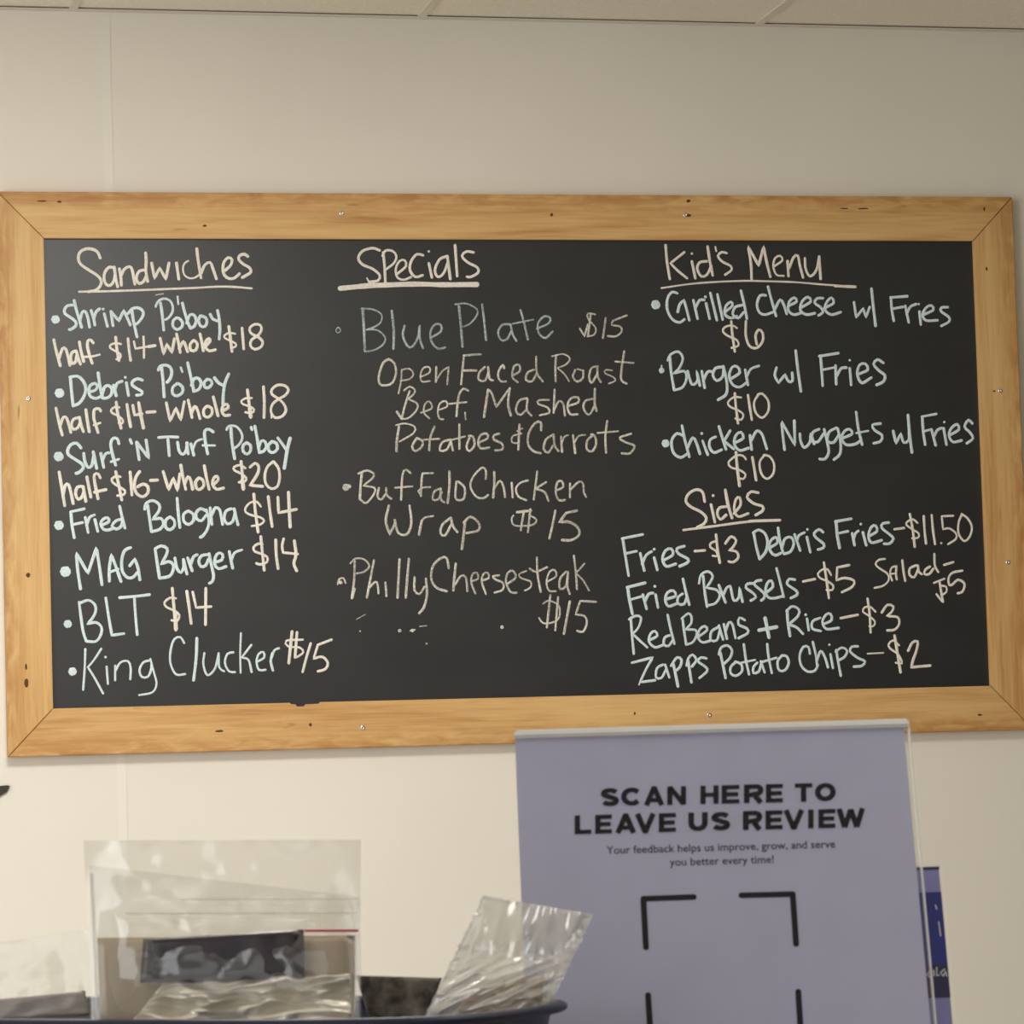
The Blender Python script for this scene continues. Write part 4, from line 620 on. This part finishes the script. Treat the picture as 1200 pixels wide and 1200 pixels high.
for k in range(10):
    a = 2*math.pi*k/10; rr.append(ring(bm, 1.0, TH-0.0035+0.0028*math.sin(a), out=-0.0040+0.0040*math.cos(a)))
loft(bm, rr+[rr[0]], False)
obj('rim', bm, M['navy_rim'], tub, True)

# ------------------------------------------------------------------ bags and what they hold
def crumple(p, amp, freq, seed, ridged=True):
    q = Vector((p.x*freq+seed, p.y*freq-seed, p.z*freq+seed*0.7))
    a = noise.noise(q) + 0.5*noise.noise(q*2.1) + 0.25*noise.noise(q*4.3)
    if ridged: a = (1-abs(a)*2)*0.6
    return a*amp
def quad_pt(c, s, t):                                  # corners: tl, tr, br, bl ; t = 0 at the top
    return (c[0]*(1-s)+c[1]*s)*(1-t) + (c[3]*(1-s)+c[2]*s)*t
def film_bag(name, corners, bulge, amp, freq, seed, material, label, cat, group=None, nu=60, nv=44, bulge_at=0.75):
    base = quad_pt(corners, 0.5, 1.0)
    root = empty(name, base, label, cat, group)
    nrm = (corners[1]-corners[0]).cross(corners[3]-corners[0]).normalized()
    if nrm.dot(FW) > 0: nrm = -nrm
    for part, side in (('front_sheet', 1), ('back_sheet', -1)):
        def fn(s, t, side=side):
            p = quad_pt(corners, s, t); e = min(1, 7*min(s, 1-s)); f = math.sin(math.pi*min(1, max(0, t)**1.3*0.95)) if t < 1 else 0.15
            d = side*(0.0006 + bulge*(e*e*(3-2*e))*max(0.0, f)*(0.35+0.65*t))
            d += crumple(p, amp, freq, seed+side*3)*e*(0.25+0.9*t)
            return p + nrm*d - base
        obj(part, grid_mesh(fn, nu, nv), material, root, True)
    return root, nrm, base

# the standing zip bag
D = 1.895
cz = [at(98, 985, D+0.02), at(423, 984, D+0.02), at(421, 1202, D), at(108, 1202, D)]
zb, nz_, bz_ = film_bag('zip_bag', cz, 0.012, 0.0025, 34, 2.0, M['bag'], 'large clear zip bag standing upright in the tub with a dark pouch inside', 'bag', 'clear plastic bags in the tub')
def strip(name, t0, t1, s0, s1, material, off, root, corners, nrm, base):
    def fn(s, t): 
        p = quad_pt(corners, s0+(s1-s0)*s, t0+(t1-t0)*t); return p + nrm*off - base
    return obj(name, grid_mesh(fn, 24, 2), material, root)
strip('zip_track', 0.497, 0.511, 0.80, 0.998, M['red'], 0.0120, zb, cz, nz_, bz_)
M['seam'] = film('bag_seam', 0.34, 0.2, hazecol=(0.74, 0.72, 0.64, 1))
strip('zip_ridge', 0.405, 0.415, 0.15, 0.99, M['seam'], 0.0115, zb, cz, nz_, bz_)
strip('zip_ridge', 0.330, 0.337, 0.35, 0.99, M['seam'], 0.0110, zb, cz, nz_, bz_)
strip('side_seam', 0.18, 0.98, 0.018, 0.030, M['seam'], 0.002, zb, cz, nz_, bz_)

# dark pouch in it
def soft_slab(name, corners, thick, material, parent=None, amp=0.0, freq=60, seed=1.0, label=None, cat=None, nu=26, nv=14):
    base = quad_pt(corners, 0.5, 1.0)
    nrm = (corners[1]-corners[0]).cross(corners[3]-corners[0]).normalized()
    if nrm.dot(FW) > 0: nrm = -nrm
    bm = bmesh.new(); sheets = []
    for side in (1, -1):
        vs = []
        for j in range(nv+1):
            row = []
            for i in range(nu+1):
                s, t = i/nu, j/nv; p = quad_pt(corners, s, t); e = min(1.0, 9*min(s, 1-s, t, 1-t)); e = math.sqrt(max(0, 1-(1-e)**2))
                d = side*thick/2*e + crumple(p, amp, freq, seed)*(0.3+0.7*e)
                row.append(bm.verts.new(p + nrm*d - base))
            vs.append(row)
        sheets.append(vs)
        for j in range(nv):
            for i in range(nu): bm.faces.new((vs[j][i], vs[j][i+1], vs[j+1][i+1], vs[j+1][i]))
    bmesh.ops.remove_doubles(bm, verts=bm.verts, dist=1e-6)
    o = obj(name, bm, material, parent, True); o.location = base
    if label: tag(o, label, cat)
    return o
D2 = D+0.004
soft_slab('pouch', [at(252, 1094, D2), at(357, 1089, D2), at(357, 1141, D2-0.004), at(249, 1134, D2-0.004)][0:0] or
          [at(168, 1100, D2), at(356, 1089, D2), at(357, 1146, D2-0.004), at(164, 1152, D2-0.004)], 0.009, M['pouch'], None, 0.0008, 50, 3.0,
          'dark brown pouch lying inside the zip bag', 'pouch')
# crumpled wrap under the pouch: long level folds
def folded(name, corners, thick, fs, ft, amp, seed, material, label, cat, nu=90, nv=40):
    base = quad_pt(corners, 0.5, 1.0)
    nrm = (corners[1]-corners[0]).cross(corners[3]-corners[0]).normalized()
    if nrm.dot(FW) > 0: nrm = -nrm
    bm = bmesh.new()
    for side in (1, -1):
        vs = []
        for j in range(nv+1):
            row = []
            for i in range(nu+1):
                s, t = i/nu, j/nv
                tt = t + 0.05*noise.noise(Vector((s*6, t*3, seed+9)))*math.sin(math.pi*t)
                p = quad_pt(corners, s, tt) + (corners[0]-corners[3])*(0.16*noise.noise(Vector((s*7, seed, 0)))*(1-t))
                e = min(1.0, 8*min(s, 1-s, t, 1-t)); e = math.sqrt(max(0, 1-(1-e)**2))
                q = Vector((s*fs, t*ft + 1.2*noise.noise(Vector((s*3, t*2, seed))), seed))
                d = side*thick/2*e + ((1-2*abs(noise.noise(q))) + 0.5*noise.noise(q*2.3))*amp*e
                row.append(bm.verts.new(p + nrm*d - base))
            vs.append(row)
        for j in range(nv):
            for i in range(nu): bm.faces.new((vs[j][i], vs[j][i+1], vs[j+1][i+1], vs[j+1][i]))
    bmesh.ops.remove_doubles(bm, verts=bm.verts, dist=1e-6)
    o = obj(name, bm, material, None, True); o.location = base
    return tag(o, label, cat)
D6 = D+0.004
folded('wrapper', [at(190, 1152, D6), at(412, 1140, D6), at(414, 1202, D6-0.004), at(150, 1202, D6-0.004)], 0.005, 3.5, 5.0, 0.0062, 5.0, M['foil'], 'crumpled shiny tan wrapper at the bottom of the zip bag', 'wrapper')
soft_slab('napkin', [at(114, 1099, D+0.014), at(416, 1096, D+0.014), at(416, 1200, D+0.006), at(118, 1200, D+0.006)], 0.002, M['tan'], None, 0.0006, 40, 7.0, 'flat tan napkin standing behind the dark pouch in the zip bag', 'napkin')

# a second bag just behind it, its top edge sloping down to the right
Db = 1.925
cs = [at(105, 1014, Db+0.02), at(422, 1051, Db+0.02), at(424, 1202, Db), at(112, 1202, Db)]
film_bag('plastic_bag', cs, 0.004, 0.0014, 30, 21.0, M['bag'], 'clear bag with a sloping top edge right behind the zip bag', 'bag', 'clear plastic bags in the tub')

# bag lying low at the left, mostly out of frame
D3 = 1.955
cl = [at(-120, 1122, D3+0.02), at(104, 1090, D3+0.02), at(112, 1204, D3), at(-120, 1204, D3)]
film_bag('plastic_bag', cl, 0.006, 0.0018, 30, 9.0, M['bag'], 'low clear bag holding a grey packet at the left end of the tub', 'bag', 'clear plastic bags in the tub')
soft_slab('packet', [at(-60, 1176, D3+0.002), at(100, 1161, D3+0.002), at(104, 1190, D3), at(-60, 1200, D3)], 0.005, M['grey'], None, 0.0012, 70, 4.0,
          'grey packet low in the tub inside the leftmost clear bag', 'packet')
# charcoal pad between the zip bag and the crumpled bag
D4 = 1.935
soft_slab('scouring_pad', [at(417, 1143, D4+0.012), at(518, 1146, D4+0.012), at(498, 1206, D4), at(436, 1206, D4)], 0.010, M['felt'], None, 0.0008, 120, 6.0,
          'mottled charcoal pad standing between the zip bag and the crumpled bag', 'pad')

# crumpled bag at the right end
D5 = 1.90
cr = [at(566, 1050, D5+0.01), at(695, 1072, D5+0.01), at(638, 1192, D5), at(494, 1200, D5)]
b5 = quad_pt(cr, 0.5, 1.0)
n5 = (cr[1]-cr[0]).cross(cr[3]-cr[0]).normalized()
if n5.dot(FW) > 0: n5 = -n5
cb_ = empty('plastic_bag', b5, 'wrinkled clear bag leaning out of the tub in front of the lavender notice', 'bag', 'clear plastic bags in the tub')
def creased(side, seed):
    def fn(s, t):
        p = quad_pt(cr, s, t); e = min(1, 9*min(s, 1-s))
        lo = max(0.0, min(1.0, (t-0.42)/0.16))          # the upper part creases downwards, the lower part across
        q1 = Vector((s*5.5 - t*1.6, t*1.8, seed)); q2 = Vector((s*2.2+t*1.5, t*6.5 + s*3.4, seed+4))
        f1 = (1-2*abs(noise.noise(q1)))*0.0020 + 0.0014*noise.noise(q1*2.6)
        f2 = (1-2*abs(noise.noise(q2)))*0.0056 + 0.0016*noise.noise(q2*2.4)
        d = side*(0.0008 + 0.012*e*math.sin(math.pi*min(1, t*0.9+0.05))) + (f1*(1-lo) + f2*lo)*(0.35+0.65*e)
        x = (1-e)*0.0016*noise.noise(Vector((s*3, t*22, seed)))
        return p + n5*d + RH*x - b5
    return fn
obj('front_sheet', grid_mesh(creased(1, 14.0), 90, 80), M['bag_crumpled'], cb_, True)
obj('back_sheet', grid_mesh(creased(-1, 27.0), 90, 80), M['bag_crumpled'], cb_, True)
def edge_fn(s, t):
    return quad_pt(cr, s, -0.004+0.030*t) + n5*(0.0022+crumple(quad_pt(cr, s, 0), 0.002, 60, 3)) - b5
obj('top_hem', grid_mesh(edge_fn, 40, 2), M['seam'], cb_, True)
for s0, s1, nm in ((0.0, 0.022, 'side_hem'), (0.972, 1.0, 'side_hem')):
    def hem_fn(s, t, s0=s0, s1=s1): return quad_pt(cr, s0+(s1-s0)*s, t*0.9) + n5*0.0032 + RH*(0.0012*noise.noise(Vector((s0*9, t*14, 2)))) - b5
    obj(nm, grid_mesh(hem_fn, 2, 30), M['seam'], cb_, True)
D7 = D5+0.004
folded('napkin', [at(556, 1158, D7), at(640, 1142, D7), at(630, 1194, D7-0.003), at(518, 1202, D7-0.003)], 0.006, 3, 3.5, 0.003, 8.0, M['tan'], 'tan folded napkin inside the wrinkled clear bag', 'napkin', 50, 30)
